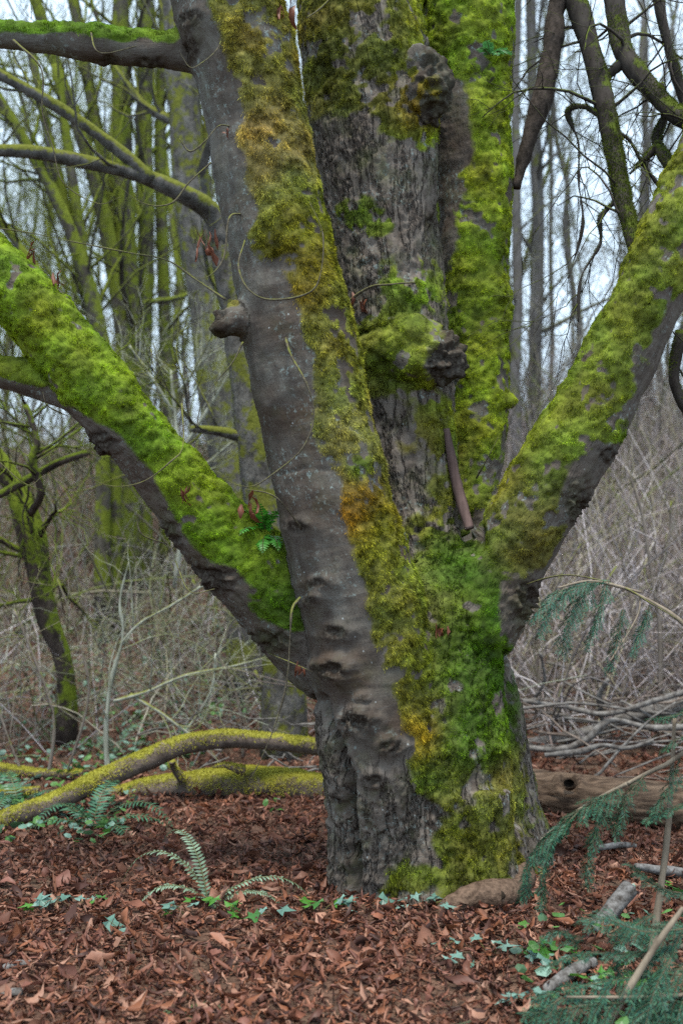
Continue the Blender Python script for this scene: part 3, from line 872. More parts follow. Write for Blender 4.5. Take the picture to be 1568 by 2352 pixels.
TW = [  # the maple's drooping twigs: (px, py, half width, depth)
    [(515, 48, 5, 4.62), (500, 110, 4, 4.5), (460, 152, 4, 4.45), (430, 150, 3, 4.45), (415, 115, 2, 4.45)],
    [(530, 290, 5, 4.62), (505, 292, 4, 4.5), (470, 325, 4, 4.45), (435, 345, 3, 4.45), (415, 320, 2, 4.45)],
    [(550, 492, 5, 4.62), (530, 505, 4, 4.5), (510, 590, 4, 4.45), (480, 635, 4, 4.42), (440, 635, 3, 4.42), (420, 590, 2, 4.42)],
    [(562, 555, 4, 4.62), (550, 610, 4, 4.5), (565, 660, 4, 4.45), (620, 690, 4, 4.45), (690, 680, 4, 4.45), (735, 640, 3, 4.45), (740, 540, 3, 4.5), (710, 465, 3, 4.6)],
    [(655, 762, 6, 4.62), (665, 810, 5, 4.5), (705, 885, 5, 4.42), (722, 960, 5, 4.42), (690, 1030, 5, 4.4), (620, 1095, 4, 4.4), (570, 1120, 4, 4.4), (530, 1105, 3, 4.4), (500, 1060, 2, 4.4)],
    [(562, 785, 6, 4.65), (530, 830, 4, 4.6), (500, 880, 3, 4.6), (460, 930, 3, 4.6), (450, 1000, 2, 4.6)],
    [(690, 1370, 6, 4.66), (668, 1400, 6, 4.58), (670, 1460, 4, 4.55), (655, 1560, 4, 4.55), (640, 1650, 4, 4.55), (600, 1740, 3, 4.55), (570, 1800, 2, 4.55)],
    [(690, 1213, 4, 4.66), (655, 1165, 3, 4.5), (620, 1135, 3, 4.45), (560, 1120, 2, 4.45)],
    [(480, 375, 5, 4.7), (440, 420, 3, 4.6), (390, 465, 3, 4.55), (330, 465, 3, 4.5), (270, 420, 2, 4.5), (255, 350, 2, 4.5)],
    [(515, 690, 5, 4.7), (450, 640, 4, 4.9), (380, 595, 4, 5.0), (290, 580, 3, 5.1), (180, 560, 3, 5.2), (60, 530, 3, 5.3), (-40, 520, 3, 5.4)],
    [(420, 930, 4, 4.82), (420, 1020, 3, 4.6), (390, 1060, 3, 4.5), (330, 1110, 3, 4.5), (250, 1115, 3, 4.5), (200, 1085, 2, 4.5), (190, 1050, 2, 4.5)],
    [(620, 1500, 3, 5.0), (690, 1530, 2, 4.7), (720, 1545, 2, 4.68)],
    [(210, 60, 4, 4.7), (215, 110, 3, 4.5), (250, 125, 3, 4.5), (310, 105, 2, 4.5)],
    [(30, 90, 4, 4.6), (95, 160, 4, 4.5), (100, 260, 3, 4.5), (120, 340, 3, 4.5), (150, 420, 3, 4.5), (220, 470, 3, 4.5), (280, 450, 2, 4.5)],
    [(380, 1250, 3, 4.9), (330, 1230, 3, 4.8), (310, 1180, 2, 4.8)], [(400, 1290, 3, 4.9), (440, 1360, 3, 4.7), (490, 1350, 3, 4.7)],
    [(160, 960, 3, 4.8), (110, 930, 3, 4.7), (95, 900, 2, 4.7), (90, 990, 2, 4.7), (60, 1030, 2, 4.7)],
    [(0, 1060, 3, 4.6), (60, 1110, 3, 4.6), (100, 1095, 2, 4.6)], [(350, 800, 3, 4.8), (355, 880, 3, 4.7), (380, 930, 3, 4.7), (430, 940, 2, 4.7)],
    [(760, 720, 3, 5.2), (840, 665, 4, 5.05), (900, 655, 3, 5.0), (960, 645, 2, 5.1)],
    [(700, 40, 3, 4.9), (740, 20, 4, 5.0), (770, -20, 4, 5.1)],
    [(1090, 1100, 3, 5.35), (1125, 1050, 3, 5.2), (1140, 1000, 2, 5.2)],
    [(1190, 1350, 3, 5.0), (1300, 1320, 3, 4.6), (1420, 1345, 3, 4.4), (1500, 1390, 3, 4.3), (1580, 1440, 3, 4.2)],
]
for i, r in enumerate(TW):
    branch_part('twig', [(a + 4 * math.sin(k * 2.7 + i), b + 3 * math.cos(k * 1.9 + i), c * (0.55 - .25 * k / len(r)), d) for k, (a, b, c, d) in enumerate(r)], MTWIG, 6, 0.0022, 200 + i)
# ---------------------------------------------------------------- leaves
def leaf_verts(K, L, Wd, rng, nx=5, broad=False):
    """K curled leaves, nx by 3 points, lying along x"""
    t = np.linspace(0, 1, nx)[None, :, None]
    s = np.array([-1, 0, 1.0])[None, None, :]
    bend = rng.normal(0, 2.2, (K, 1, 1)); curl = rng.uniform(0.8, 4.0, (K, 1, 1)) * rng.choice([-1, 1], (K, 1, 1)); tw = rng.normal(0, 1.3, (K, 1, 1))
    prof = np.sin(np.pi * np.clip(t, 0.03, 0.97) ** rng.uniform(0.6, 1.3, (K, 1, 1))) ** 0.8 * (1 + 0.22 * rng.normal(size=(K, nx, 1)))
    w = Wd[:, None, None] * np.abs(prof)
    a = bend * (t - 0.5)
    x = L[:, None, None] * np.where(np.abs(bend) < 1e-3, t - .5, np.sin(a) / np.where(np.abs(bend) < 1e-3, 1, bend)) + 0 * s
    z0 = L[:, None, None] * (1 - np.cos(a)) / np.where(np.abs(bend) < 1e-3, 1, bend)
    ca = curl * 0.8 * s
    yy = w * np.sin(ca) / np.maximum(np.abs(curl), .2) / 0.8 * np.sign(curl); zz = w * (1 - np.cos(ca)) / np.maximum(np.abs(curl), .2) * np.sign(curl) * 1.3
    ph = tw * (t - 0.5)
    y = yy * np.cos(ph) - zz * np.sin(ph); z = z0 + yy * np.sin(ph) + zz * np.cos(ph)
    Vv = np.stack([x + 0 * y, y, z + 0 * y], -1)
    Vv += rng.normal(0, 0.0022, Vv.shape)
    return Vv.reshape(K, nx * 3, 3)


def rot_place(Vv, yaw, tilt, roll, pos):
    cy, sy = np.cos(yaw), np.sin(yaw); ct, st = np.cos(tilt), np.sin(tilt); cr, sr = np.cos(roll), np.sin(roll)
    x, y, z = Vv[..., 0], Vv[..., 1], Vv[..., 2]
    y, z = y * cr[:, None] - z * sr[:, None], y * sr[:, None] + z * cr[:, None]
    x, z = x * ct[:, None] - z * st[:, None], x * st[:, None] + z * ct[:, None]
    x, y = x * cy[:, None] - y * sy[:, None], x * sy[:, None] + y * cy[:, None]
    return np.stack([x, y, z], -1) + pos[:, None, :]


def leaf_faces(K, nx=5):
    i = np.arange(nx * 3).reshape(nx, 3)
    f = np.stack([i[:-1, :-1], i[1:, :-1], i[1:, 1:], i[:-1, 1:]], -1).reshape(-1, 4)
    return (np.arange(K)[:, None, None] * nx * 3 + f[None]).reshape(-1, 4)


BROWN = np.array([0.92, 0.86, 0.84]) * np.array([(0.185, 0.078, 0.048), (0.140, 0.058, 0.036), (0.235, 0.115, 0.075), (0.095, 0.042, 0.030), (0.29, 0.165, 0.115), (0.165, 0.075, 0.055), (0.205, 0.085, 0.045), (0.06, 0.03, 0.024)])


def hanging_leaves(name, spots, parent, col=(0.13, 0.045, 0.024)):
    for px, py, d, sz in spots:
        c = P(px, py, d); b = Bag()
        K = 4
        Vv = leaf_verts(K, RNG.uniform(.8, 1.2, K) * sz, RNG.uniform(.12, .2, K) * sz, RNG)
        Vv = rot_place(Vv, RNG.uniform(0, 6.3, K), RNG.uniform(.8, 1.8, K), RNG.uniform(-1, 1, K), c + RNG.normal(0, sz * .22, (K, 3)))
        b.add(Vv.reshape(-1, 3), leaf_faces(K), np.array(col))
        obj(name, b.mesh(name), MLEAF, parent)


hanging_leaves('dead_leaf', [(470, 555, 4.5, .12), (645, 40, 4.6, .14), (825, 700, 5.1, .09), (575, 1170, 4.75, .13), (425, 1140, 4.75, .10), (130, 650, 4.75, .09),
                             (690, 1545, 4.7, .07), (520, 300, 4.55, .05), (75, 590, 4.75, .08), (480, 565, 4.5, .10), (1010, 1450, 4.8, .07)], MAPLE)


def build_litter():
    rng = np.random.default_rng(5)
    # near floor
    n = 39000
    y = rng.uniform(2.9, 9.4, n); x = rng.uniform(-1, 1, n) * (0.38 * y + 0.45)
    dens = np.clip(1.15 - np.clip(y - 7.2, 0, 3) * 0.33, 0.15, 1)
    m = (rng.random(n) < dens) & ((((x - 0.45) / .42) ** 2 + ((y - 5.2) / .42) ** 2) > 1)
    m &= rng.random(n) < (0.55 + 0.45 * (y < 7))
    x, y = x[m], y[m]; n = len(x)
    # litter farther up the bank
    n2 = 9000
    y2 = rng.uniform(8.5, 22, n2); x2 = rng.uniform(-1, 1, n2) * (0.45 * y2 + 1)
    x = np.concatenate([x, x2]); y = np.concatenate([y, y2]); far = np.arange(len(x)) >= n
    n = len(x)
    z = terrain(x, y) + rng.uniform(0.002, 0.035, n)
    L = 0.035 + 0.085 * rng.random(n) ** 1.4; L[far] *= 1.5
    Wd = L * rng.uniform(0.08, 0.18, n)
    big = rng.random(n) < 0.14
    L[big] *= 1.35; Wd[big] *= 2.4
    Vv = leaf_verts(n, L, Wd, rng)
    pos = np.stack([x, y, z], 1)
    Vv = rot_place(Vv, rng.uniform(0, 2 * np.pi, n), rng.normal(0, .45, n), rng.normal(0, .9, n), pos)
    col = BROWN[rng.integers(0, len(BROWN), n)] * rng.uniform(0.65, 1.35, (n, 1))
    col = col * (1 + 0.3 * fbm(pos * 1.6, 2, 77))[:, None]
    col[far] *= 0.8
    px, py, d = project(pos)
    inview = (px > 20) & (px < W0 - 20) & (py > 0) & (py < H0 - 15)
    order = np.argsort(np.where(inview, d - 6 * L, 99))
    near = order[:300]
    keep = np.ones(n, bool); keep[near] = False
    me = make_mesh('leaf_litter', Vv[keep].reshape(-1, 3), leaf_faces(keep.sum()))
    set_color(me, 'col', np.repeat(col[keep], 15, 0))
    o = obj('leaf_litter', me, MLEAF, GROUND); tag(o, kind='stuff')
    # the nearest leaves, one object each
    K = 24
    Lp = rng.uniform(0.06, 0.12, K)
    Pv = leaf_verts(K, Lp, Lp * rng.uniform(0.08, 0.17, K), rng)
    protos = []
    for k in range(K):
        mm = make_mesh('dead_leaf', Pv[k], leaf_faces(1)); set_color(mm, 'col', np.tile(BROWN[k % len(BROWN)] * rng.uniform(.8, 1.25), (15, 1)))
        mm.materials.append(MLEAF); protos.append(mm)
    for j, i in enumerate(near):
        q = bpy.data.objects.new('dead_leaf', protos[j % K]); COL.objects.link(q); q.parent = GROUND
        q.location = pos[i] + np.array([0, 0, .012]); q.rotation_euler = (rng.normal(0, .5), rng.normal(0, .35), rng.uniform(0, 6.28))
        s = rng.uniform(.85, 1.2); q.scale = (s, s, s)


build_litter()
# ---------------------------------------------------------------- far wood
def crown_mesh(Pt, R, rng, name, m1=14, m2=7, m3=5, l1=(1.2, 3.2), l2=(.6, 1.5), l3=(.25, .7), t0=.3, up=.10, rr=.4, ang=(.5, 1.2), tw=0.004, wig=.16):
    b = Bag()
    P1, R1 = spawn(Pt, R, m1, t0, 1, ang, l1, 6, rr, up, wig, rng, .012)
    b.tube(P1, R1, 5)
    P2, R2 = spawn(P1, R1, m2, .2, 1, (.4, 1.1), l2, 5, .5, up * .6, wig * 1.2, rng, .006)
    V, q = tubes(P2, R2, 4); b.add(V, q)
    P3, R3 = spawn(P2, R2, m3, .15, 1, (.4, 1.1), l3, 4, .6, up * .3, wig * 1.3, rng, tw)
    V, q = tubes(P3, R3, 3); b.add(V, q)
    return b.mesh(name)


def path_to(pts, rads, n=16):
    p = catmull(np.hstack([np.asarray(pts, float), np.asarray(rads, float)[:, None]]), 6)
    i = np.linspace(0, len(p) - 1, n); j = np.minimum(i.astype(int), len(p) - 2); f = (i - j)[:, None]
    q = p[j] * (1 - f) + p[j + 1] * f
    return q[:, :3], q[:, 3]


def traced_tree(name, label, stems, mat, seed, group=None, mosscol=None, crown=None, cat='tree'):
    rng = np.random.default_rng(seed)
    base = P(stems[0][-1][0], stems[0][-1][1], stems[0][-1][3]); base[2] = terrain(base[0], base[1])
    root = thing(name, label, cat, base, group)
    for r in stems:
        rows = list(r)
        pt, ra = trace(rows, 6)
        pt, ra = path_to(pt[::2], ra[::2], 22)
        V, q, t = tubes(pt[None], ra[None], 12, cap=True)
        N = vnormals(V, q)
        V = V + N * (ra.mean() * .35 * fbm(V * 3, 3, seed))[:, None]
        o = obj('trunk' if r is stems[0] else 'stem', make_mesh('trunk', V, [q, t]), mat, root)
        ck = dict(m1=12, m2=6, m3=5); ck.update(crown or {})
        if ck['m1']:
            cm = crown_mesh(pt[None, ::-1], ra[None, ::-1], rng, 'crown', **ck)
            obj('crown', cm, mat, root)
    return root


def down(rows, d):
    """carry a trunk traced to the brush down to the ground it stands on"""
    x, y, w, _ = rows[-1]
    q = P(x, y, d)
    k = 0
    while q[2] > terrain(q[0], q[1]) - .1 and k < 60:
        y += 25; k += 1; q = P(x, y, d)
    return [(a, b, c, d) for a, b, c, _ in rows] + [(x + 4, y, w * 1.2, d)]


def S(rows, d): return down([(a, b, c, d) for a, b, c in rows], d)


traced_tree('grey_tree', 'straight grey tree flecked with moss standing behind the maple\'s smooth stem',
            [S([(395, -120, 33), (413, 100, 35), (432, 330, 37), (457, 600, 39), (495, 900, 40), (525, 1080, 41), (560, 1300, 43)], 10.5)], MGREYT, 21, crown=dict(m1=9, t0=.1, up=.05, l1=(1, 2.4), tw=.003))
traced_tree('slender_grey_tree', 'slender smooth grey tree with a long mossy side branch reaching left',
            [S([(500, 500, 28), (528, 650, 32), (560, 850, 36), (590, 1060, 40), (625, 1300, 44), (650, 1500, 48)], 8.2),
             [(-420, 300, 6, 7.3), (-240, 325, 9, 7.45), (-60, 345, 13, 7.6), (60, 348, 15, 7.7), (200, 372, 17, 7.8), (330, 405, 19, 7.9), (430, 450, 22, 8.0), (490, 495, 26, 8.15), (515, 570, 28, 8.2)],
             [(-420, -60, 5, 7.2), (-240, 40, 8, 7.4), (-60, 140, 12, 7.6), (90, 220, 14, 7.7), (200, 290, 15, 7.8), (290, 360, 16, 7.85), (350, 415, 17, 7.9)],
             [(440, 985, 7, 8.0), (500, 990, 11, 8.1), (575, 1010, 14, 8.2)]], MGREYT, 22, crown=dict(m1=4, m2=4, m3=3, l1=(.5, 1.2), l2=(.3, .7), l3=(.15, .4), rr=.3))
traced_tree('mossy_clump_tree', 'clump of straight mossy stems beyond the sloping limb',
            [S([(282, -120, 20), (278, 200, 22), (285, 500, 24), (305, 760, 26), (315, 1050, 28)], 14),
             S([(340, -120, 15), (332, 250, 17), (338, 550, 18), (326, 900, 20)], 14.3),
             S([(380, -120, 11), (368, 350, 13), (380, 800, 15)], 14.6),
             S([(-60, -360, 11), (40, -120, 14), (130, 150, 15), (215, 400, 17), (275, 700, 19), (300, 1000, 20)], 13.8),
             S([(150, -120, 12), (205, 200, 14), (260, 500, 16), (300, 900, 18)], 14.2)], MMOSST, 23, crown=dict(m1=8, m2=6, up=.12, tw=.003))
traced_tree('fan_stemmed_tree', 'low mossy tree whose leaning stems fan out in front of the clump',
            [S([(-260, -140, 8), (-60, 140, 11), (60, 330, 13), (150, 500, 15), (215, 700, 17), (255, 950, 20)], 12.4),
             S([(-320, 260, 6), (-80, 420, 9), (40, 560, 11), (140, 720, 13), (230, 950, 16)], 12.2),
             S([(130, 150, 10), (165, 400, 12), (200, 650, 14), (240, 950, 16)], 12.6),
             S([(60, 60, 9), (110, 300, 11), (170, 560, 13), (235, 900, 15)], 12.7)], MMOSST, 24, crown=dict(m1=9, m2=6, up=.08, tw=.003))
traced_tree('leaning_mossy_tree', 'dark knotty leaning trunk with bright moss along one side on the bank',
            [S([(-300, 900, 22), (-200, 950, 27), (-90, 1000, 30), (-10, 1060, 30), (40, 1130, 26), (72, 1220, 33), (84, 1290, 26), (100, 1380, 28), (122, 1450, 22), (150, 1540, 22)], 9.0),
             [(-300, 1240, 4, 8.4), (-180, 1210, 7, 8.4), (-60, 1165, 9, 8.4), (40, 1115, 10, 8.4), (130, 1065, 10, 8.4), (200, 1040, 9, 8.4)],
             [(60, 930, 6, 8.2), (85, 1010, 9, 8.2), (75, 1060, 10, 8.2), (95, 1130, 9, 8.3), (70, 1180, 10, 8.5)]], MKNOT, 25, crown=dict(m1=11, m2=6, m3=4, l1=(.5, 1.5), l2=(.3, .7), l3=(.1, .4), up=-.12, rr=.35, tw=.003))
traced_tree('lone_pole_tree', 'thin pole tree with a mossed side rising behind the right hand limb',
            [S([(1215, -120, 11), (1222, 200, 12), (1235, 500, 14), (1228, 800, 15), (1222, 1000, 16)], 19)], MFART, 26, crown=dict(m1=14, up=.12))
traced_tree('pale_pole_tree', 'pale thin pole tree beside the darker mossed pole',
            [S([(1148, 560, 7), (1160, 760, 9), (1165, 1000, 11)], 21)], MFART, 27, crown=dict(m1=10))


def forest():
    rng = np.random.default_rng(77)
    protos = []
    for k in range(8):
        H = rng.uniform(12, 17)
        n = 16
        p = np.zeros((n, 3)); p[:, 2] = np.linspace(-.3, H, n)
        lean = rng.normal(0, 1.3 if k % 2 else .3, 2)
        p[:, :2] = np.cumsum(rng.normal(0, .16 if k % 2 else .06, (n, 2)), 0) + np.linspace(0, 1, n)[:, None] ** 1.5 * lean
        r = np.linspace(rng.uniform(.045, .105), .02, n)
        V, q, t = tubes(p[None], r[None], 9, cap=True)
        tm = make_mesh('trunk', V, [q, t])
        cm = crown_mesh(p[None], r[None], rng, 'crown', m1=27, m2=7, m3=4, l1=(1.2, 3.8), l2=(.6, 1.7), l3=(.25, .8), t0=.16, up=.10, rr=.34, tw=.0035)
        mat = MMOSST if k < 4 else MFART
        tm.materials.append(mat); cm.materials.append(mat)
        protos.append((tm, cm))
    spots = []
    tries = 0
    while len(spots) < 112 and tries < 4000:
        tries += 1
        y = rng.uniform(15.5, 44); x = rng.uniform(-.42, .42) * y
        if any((x - a) ** 2 + (y - b) ** 2 < .8 for a, b in spots): continue
        if x < 0 and rng.random() < (.85 if y < 27 else .3): continue
        if len(spots) > 80 and x > 0: continue
        spots.append((x, y))
    for q in range(90):
        y = rng.uniform(13, 42); spots.append((rng.uniform(.43, .85) * y * (-1 if q % 2 else 1), y))
    for x, y in spots:
        k = rng.integers(0, 4) if x < -1 and rng.random() < .7 else rng.integers(3, 8)
        z = float(terrain(x, y))
        kind = 'moss green' if k < 4 else 'bare grey'
        lean_ = 'crooked' if k % 2 else 'straight'
        if y > 29: lab, g = 'faint thin %s %s tree beyond the crest of the bank' % (lean_, kind), '%s %s trees beyond the crest' % (lean_, kind)
        elif x < 0: lab, g = 'thin %s %s tree on the bank behind the sloping left limb' % (lean_, kind), '%s %s trees behind the sloping limb' % (lean_, kind)
        else: lab, g = 'thin %s %s tree on the bank behind the steep mossy limb' % (lean_, kind), '%s %s trees behind the steep limb' % (lean_, kind)
        root = bpy.data.objects.new('bare_tree', None); COL.objects.link(root); tag(root, lab, 'tree', g)
        root.location = (x, y, z); root.rotation_euler = (0, 0, rng.uniform(0, 6.28)); s = rng.uniform(.8, 1.15); root.scale = (s, s, s)
        for nm, me in zip(('trunk', 'crown'), protos[k]):
            o = bpy.data.objects.new(nm, me); COL.objects.link(o); o.parent = root


forest()


def canes(n, rng, ymin, ymax, xl, xr, h, rad, cols, lean=.5, nseg=4, arch=-.12, side=3):
    y = ymin + (ymax - ymin) * rng.random(n) ** .8; x = (xl + (xr - xl) * rng.random(n)) * y
    z = terrain(x, y)
    st = np.stack([x, y, z - .03], 1)
    d = np.stack([rng.normal(0, lean, n), rng.normal(0, lean, n), np.ones(n)], 1); d /= np.linalg.norm(d, axis=1, keepdims=True)
    L = rng.uniform(h[0], h[1], n)
    out = [st]
    for k in range(nseg):
        d = d + rng.normal(size=(n, 3)) * .13 + np.array([0, 0, arch]); d /= np.linalg.norm(d, axis=1, keepdims=True)
        out.append(out[-1] + d * (L / nseg)[:, None])
    Pt = np.stack(out, 1)
    R = rng.uniform(rad[0], rad[1], n)[:, None] * np.linspace(1, .4, nseg + 1)[None]
    c = np.asarray(cols)[rng.integers(0, len(cols), n)] * rng.uniform(.3, 1.5, (n, 1))
    return Pt, R, c


CANE = [(0.27, 0.235, 0.235), (0.20, 0.16, 0.145), (0.33, 0.30, 0.31), (0.15, 0.12, 0.10), (0.22, 0.20, 0.13)]
CANE = [tuple(1.1 * v for v in c) for c in CANE]


def undergrowth():
    rng = np.random.default_rng(8)
    b = Bag()
    for args in [dict(n=7000, ymin=8.2, ymax=26, xl=.12, xr=.46, h=(.9, 3.0), rad=(.003, .008), cols=CANE, lean=.55),
                 dict(n=5800, ymin=8.6, ymax=26, xl=-.48, xr=.12, h=(.6, 2.1), rad=(.003, .007), cols=CANE[1:] + [(.19, .20, .13), (.24, .26, .20), (.13, .14, .08)], lean=.7),
                 dict(n=1700, ymin=7.5, ymax=24, xl=-.95, xr=-.46, h=(.7, 2.4), rad=(.004, .009), cols=CANE[1:], lean=.7),
                 dict(n=1700, ymin=7.5, ymax=24, xl=.45, xr=.95, h=(.9, 3.0), rad=(.004, .009), cols=CANE, lean=.6),
                 dict(n=260, ymin=8.4, ymax=13, xl=.13, xr=.45, h=(1.2, 3.2), rad=(.007, .013), cols=[(.36, .33, .33), (.28, .25, .24), (.20, .18, .13)], lean=.6, nseg=7, arch=-.16),
                 dict(n=160, ymin=8.4, ymax=13, xl=-.46, xr=.0, h=(.9, 2.4), rad=(.005, .010), cols=[(.30, .31, .26), (.22, .20, .16), (.15, .16, .08)], lean=.8, nseg=7, arch=-.14)]:
        Pt, R, c = canes(rng=rng, **args)
        V, q = tubes(Pt, R, 3); b.add(V, q, np.repeat(c, Pt.shape[1] * 3, 0))
        P2, R2 = spawn(Pt, R, 1, .3, 1, (.4, 1.0), (.25, .7), 3, .7, 0, .16, rng, .002)
        V, q = tubes(P2, R2, 3); b.add(V, q, np.repeat(c, 12, 0))
    mossy = [(.105, .12, .03), (.15, .14, .10), (.10, .09, .07), (.085, .10, .03), (.19, .18, .16)]
    for args in [dict(n=190, ymin=10.5, ymax=20, xl=-.47, xr=-.05, h=(2.5, 6.0), rad=(.008, .018), cols=mossy, lean=.45, nseg=9, arch=-.07),
                 dict(n=170, ymin=11.5, ymax=22, xl=.13, xr=.46, h=(2.5, 6.0), rad=(.007, .016), cols=mossy[1:], lean=.45, nseg=9, arch=-.07)]:
        Pt, R, c = canes(rng=rng, **args)
        V, q = tubes(Pt, R, 4); b.add(V, q, np.repeat(c, Pt.shape[1] * 4, 0))
        P2, R2 = spawn(Pt, R, 5, .2, 1, (.4, 1.1), (.5, 1.7), 6, .6, .02, .2, rng, .003)
        V, q = tubes(P2, R2, 3); b.add(V, q, np.repeat(np.repeat(c, 5, 0), 21, 0))
        P3, R3 = spawn(P2, R2, 3, .2, 1, (.4, 1.1), (.25, .8), 4, .6, 0, .22, rng, .002)
        V, q = tubes(P3, R3, 3); b.add(V, q, np.repeat(np.repeat(c, 15, 0), 15, 0))
    o = obj('undergrowth', b.mesh('undergrowth'), MBRUSH)
    tag(o, 'tangle of grey and brown leafless brambles covering the bank', 'undergrowth', kind='stuff')


undergrowth()
# ---------------------------------------------------------------- fallen wood
def fallen(name, label, rows, mat, sides=12, amp=.006, seed=1, moss=None, cols=((0.30, 0.29, 0.04), (0.46, 0.42, 0.07)), group=None, cat='branch', side_rows=(), n_per=12, per=40000, ln=(0.01, 0.026)):
    c = P(rows[0][0], rows[0][1], rows[0][3])
    root = thing(name, label, cat, c, group)
    for k, r in enumerate([rows] + list(side_rows)):
        r = [(a, b, w * (.78 if mat is MGSTICK else 1), d) for a, b, w, d in r]
        V, q, t = rough_tube(r, sides if k == 0 else 7, amp * (2 if mat is MGSTICK else 1), seed + k, n_per)
        o = obj('stem' if k == 0 else 'side_branch', make_mesh('stem', V, [q, t]), mat, root)
        if moss is not None:
            N = vnormals(V, q)
            w = np.clip((N[:, 2] + moss + 0.8 * fbm(V * 4, 2, seed + 3)) * 2, 0, 1)
            moss_on(V, q, w, per, o, cols, ln, (.004, .008))
    return root


fallen('fallen_pole', 'long arched fallen pole topped with yellow green moss left of the trunk',
       [(-90, 1935, 22, 6.0), (0, 1890, 22, 6.15), (120, 1845, 23, 6.3), (230, 1792, 24, 6.5), (330, 1748, 23, 6.6), (420, 1712, 22, 6.7), (520, 1698, 21, 6.75), (640, 1706, 19, 6.8), (770, 1722, 18, 6.85)], MPOLEM, 14, .007, 301, -0.12)
fallen('fallen_mossy_log', 'thick mossy log lying on the leaves under the arched pole',
       [(250, 1830, 18, 7.1), (340, 1815, 26, 7.05), (430, 1806, 32, 7.0), (520, 1800, 36, 6.95), (620, 1798, 38, 6.9), (700, 1808, 38, 6.85), (800, 1830, 36, 6.8)], MPOLEM, 16, .012, 311, 0.05,
       side_rows=[[(560, 1770, 12, 6.8), (520, 1758, 10, 6.75), (490, 1762, 6, 6.7)], [(420, 1790, 9, 6.9), (400, 1765, 6, 6.85), (395, 1750, 4, 6.8)]])
fallen('mossy_stick', 'short mossy stick low in the ferns beyond the pole', [(-60, 1755, 11, 7.6), (40, 1772, 12, 7.6), (120, 1778, 11, 7.6), (190, 1775, 7, 7.6)], MPOLEM, 9, .005, 321, 0.2)
fallen('mossy_twig', 'small moss wrapped branch end lying just under the pole', [(-60, 1842, 12, 6.9), (20, 1822, 11, 6.9), (90, 1815, 8, 6.9)], MPOLEM, 9, .005, 325, 0.2)
fallen('grey_fallen_trunk', 'long smooth grey fallen stem across the brush pile behind the hollow log',
       [(1150, 1716, 17, 8.6), (1260, 1702, 18, 8.5), (1370, 1676, 19, 8.4), (1470, 1640, 21, 8.3), (1600, 1612, 23, 8.2)], MGSTICK, 10, .004, 331,
       side_rows=[[(1385, 1668, 7, 8.4), (1375, 1600, 7, 8.3), (1395, 1560, 5, 8.2)]])
fallen('grey_crooked_branch', 'crooked grey branch leaning on the long grey stem',
       [(1190, 1715, 9, 8.0), (1280, 1722, 10, 7.9), (1345, 1700, 10, 7.8), (1400, 1655, 9, 7.8), (1500, 1672, 8, 7.7), (1600, 1668, 7, 7.6)], MGSTICK, 8, .003, 335)
fallen('forked_grey_branch', 'thin forked grey branch at the top of the brush pile',
       [(1200, 1610, 8, 8.2), (1290, 1622, 8, 8.2), (1390, 1640, 8, 8.1), (1500, 1610, 8, 8.0), (1600, 1580, 8, 8.0)], MGSTICK, 8, .003, 338,
       side_rows=[[(1230, 1600, 5, 8.2), (1250, 1560, 5, 8.1), (1240, 1500, 3, 8.0)]])
fallen('bent_grey_branch', 'bent grey branch lying in front of the grey stem',
       [(1250, 1735, 8, 7.4), (1330, 1726, 8, 7.35), (1380, 1712, 7, 7.3), (1440, 1718, 6, 7.3), (1500, 1700, 5, 7.3)], MGSTICK, 8, .003, 341)
gp = G(640, 1965)
fallen('bare_stick_on_leaves', 'pale bare stick lying on the dead leaves left of the trunk', [(530, 1985, 6, 5.55), (600, 1965, 8, 5.75), (680, 1945, 8, 5.9), (700, 1948, 4, 5.95)], MGSTICK, 7, .003, 343)
# pale peeling sticks at the right
for lab, rows in [('pale peeling stick end slanting up between conifer sprays', [(1325, 2185, 17, 3.95), (1385, 2112, 21, 4.1), (1445, 2040, 19, 4.25)]),
                  ('short pale broken stick buried among ivy and conifer tips', [(1250, 2275, 12, 3.55), (1310, 2235, 15, 3.6), (1360, 2210, 11, 3.65)]),
                  ('pale twig end crossing the leaves behind the peeling stick', [(1460, 1990, 8, 4.4), (1520, 2000, 10, 4.4), (1600, 2010, 10, 4.35)]),
                  ('small pale wood chip by the hollow log', [(1375, 1948, 6, 4.9), (1430, 1940, 9, 4.95), (1490, 1950, 5, 4.95)])]:
    c = G(rows[1][0], rows[1][1] + 24); d0 = (c - CAMP) @ FWD
    fallen('pale_stick', lab, [(a, b, w, d0 + (1 - i) * -.12) for i, (a, b, w, _) in enumerate(rows)], MBIRCH, 9, .006, 351, cat='stick')
# small bleached leftovers on the leaves
for lab, rows in [('bleached curled bark scrap on the dead leaves', [(10, 2225, 12), (35, 2218, 15), (70, 2210, 8)]), ('flat grey wood chip lying on the dead leaves', [(5, 2288, 12), (30, 2282, 14), (52, 2276, 8)])]:
    c = G(rows[1][0], rows[1][1] + 6); d0 = (c - CAMP) @ FWD
    fallen('wood_scrap', lab, [(a, b, w, d0) for a, b, w in rows], MBIRCH, 8, .006, 361, cat='wood scrap')


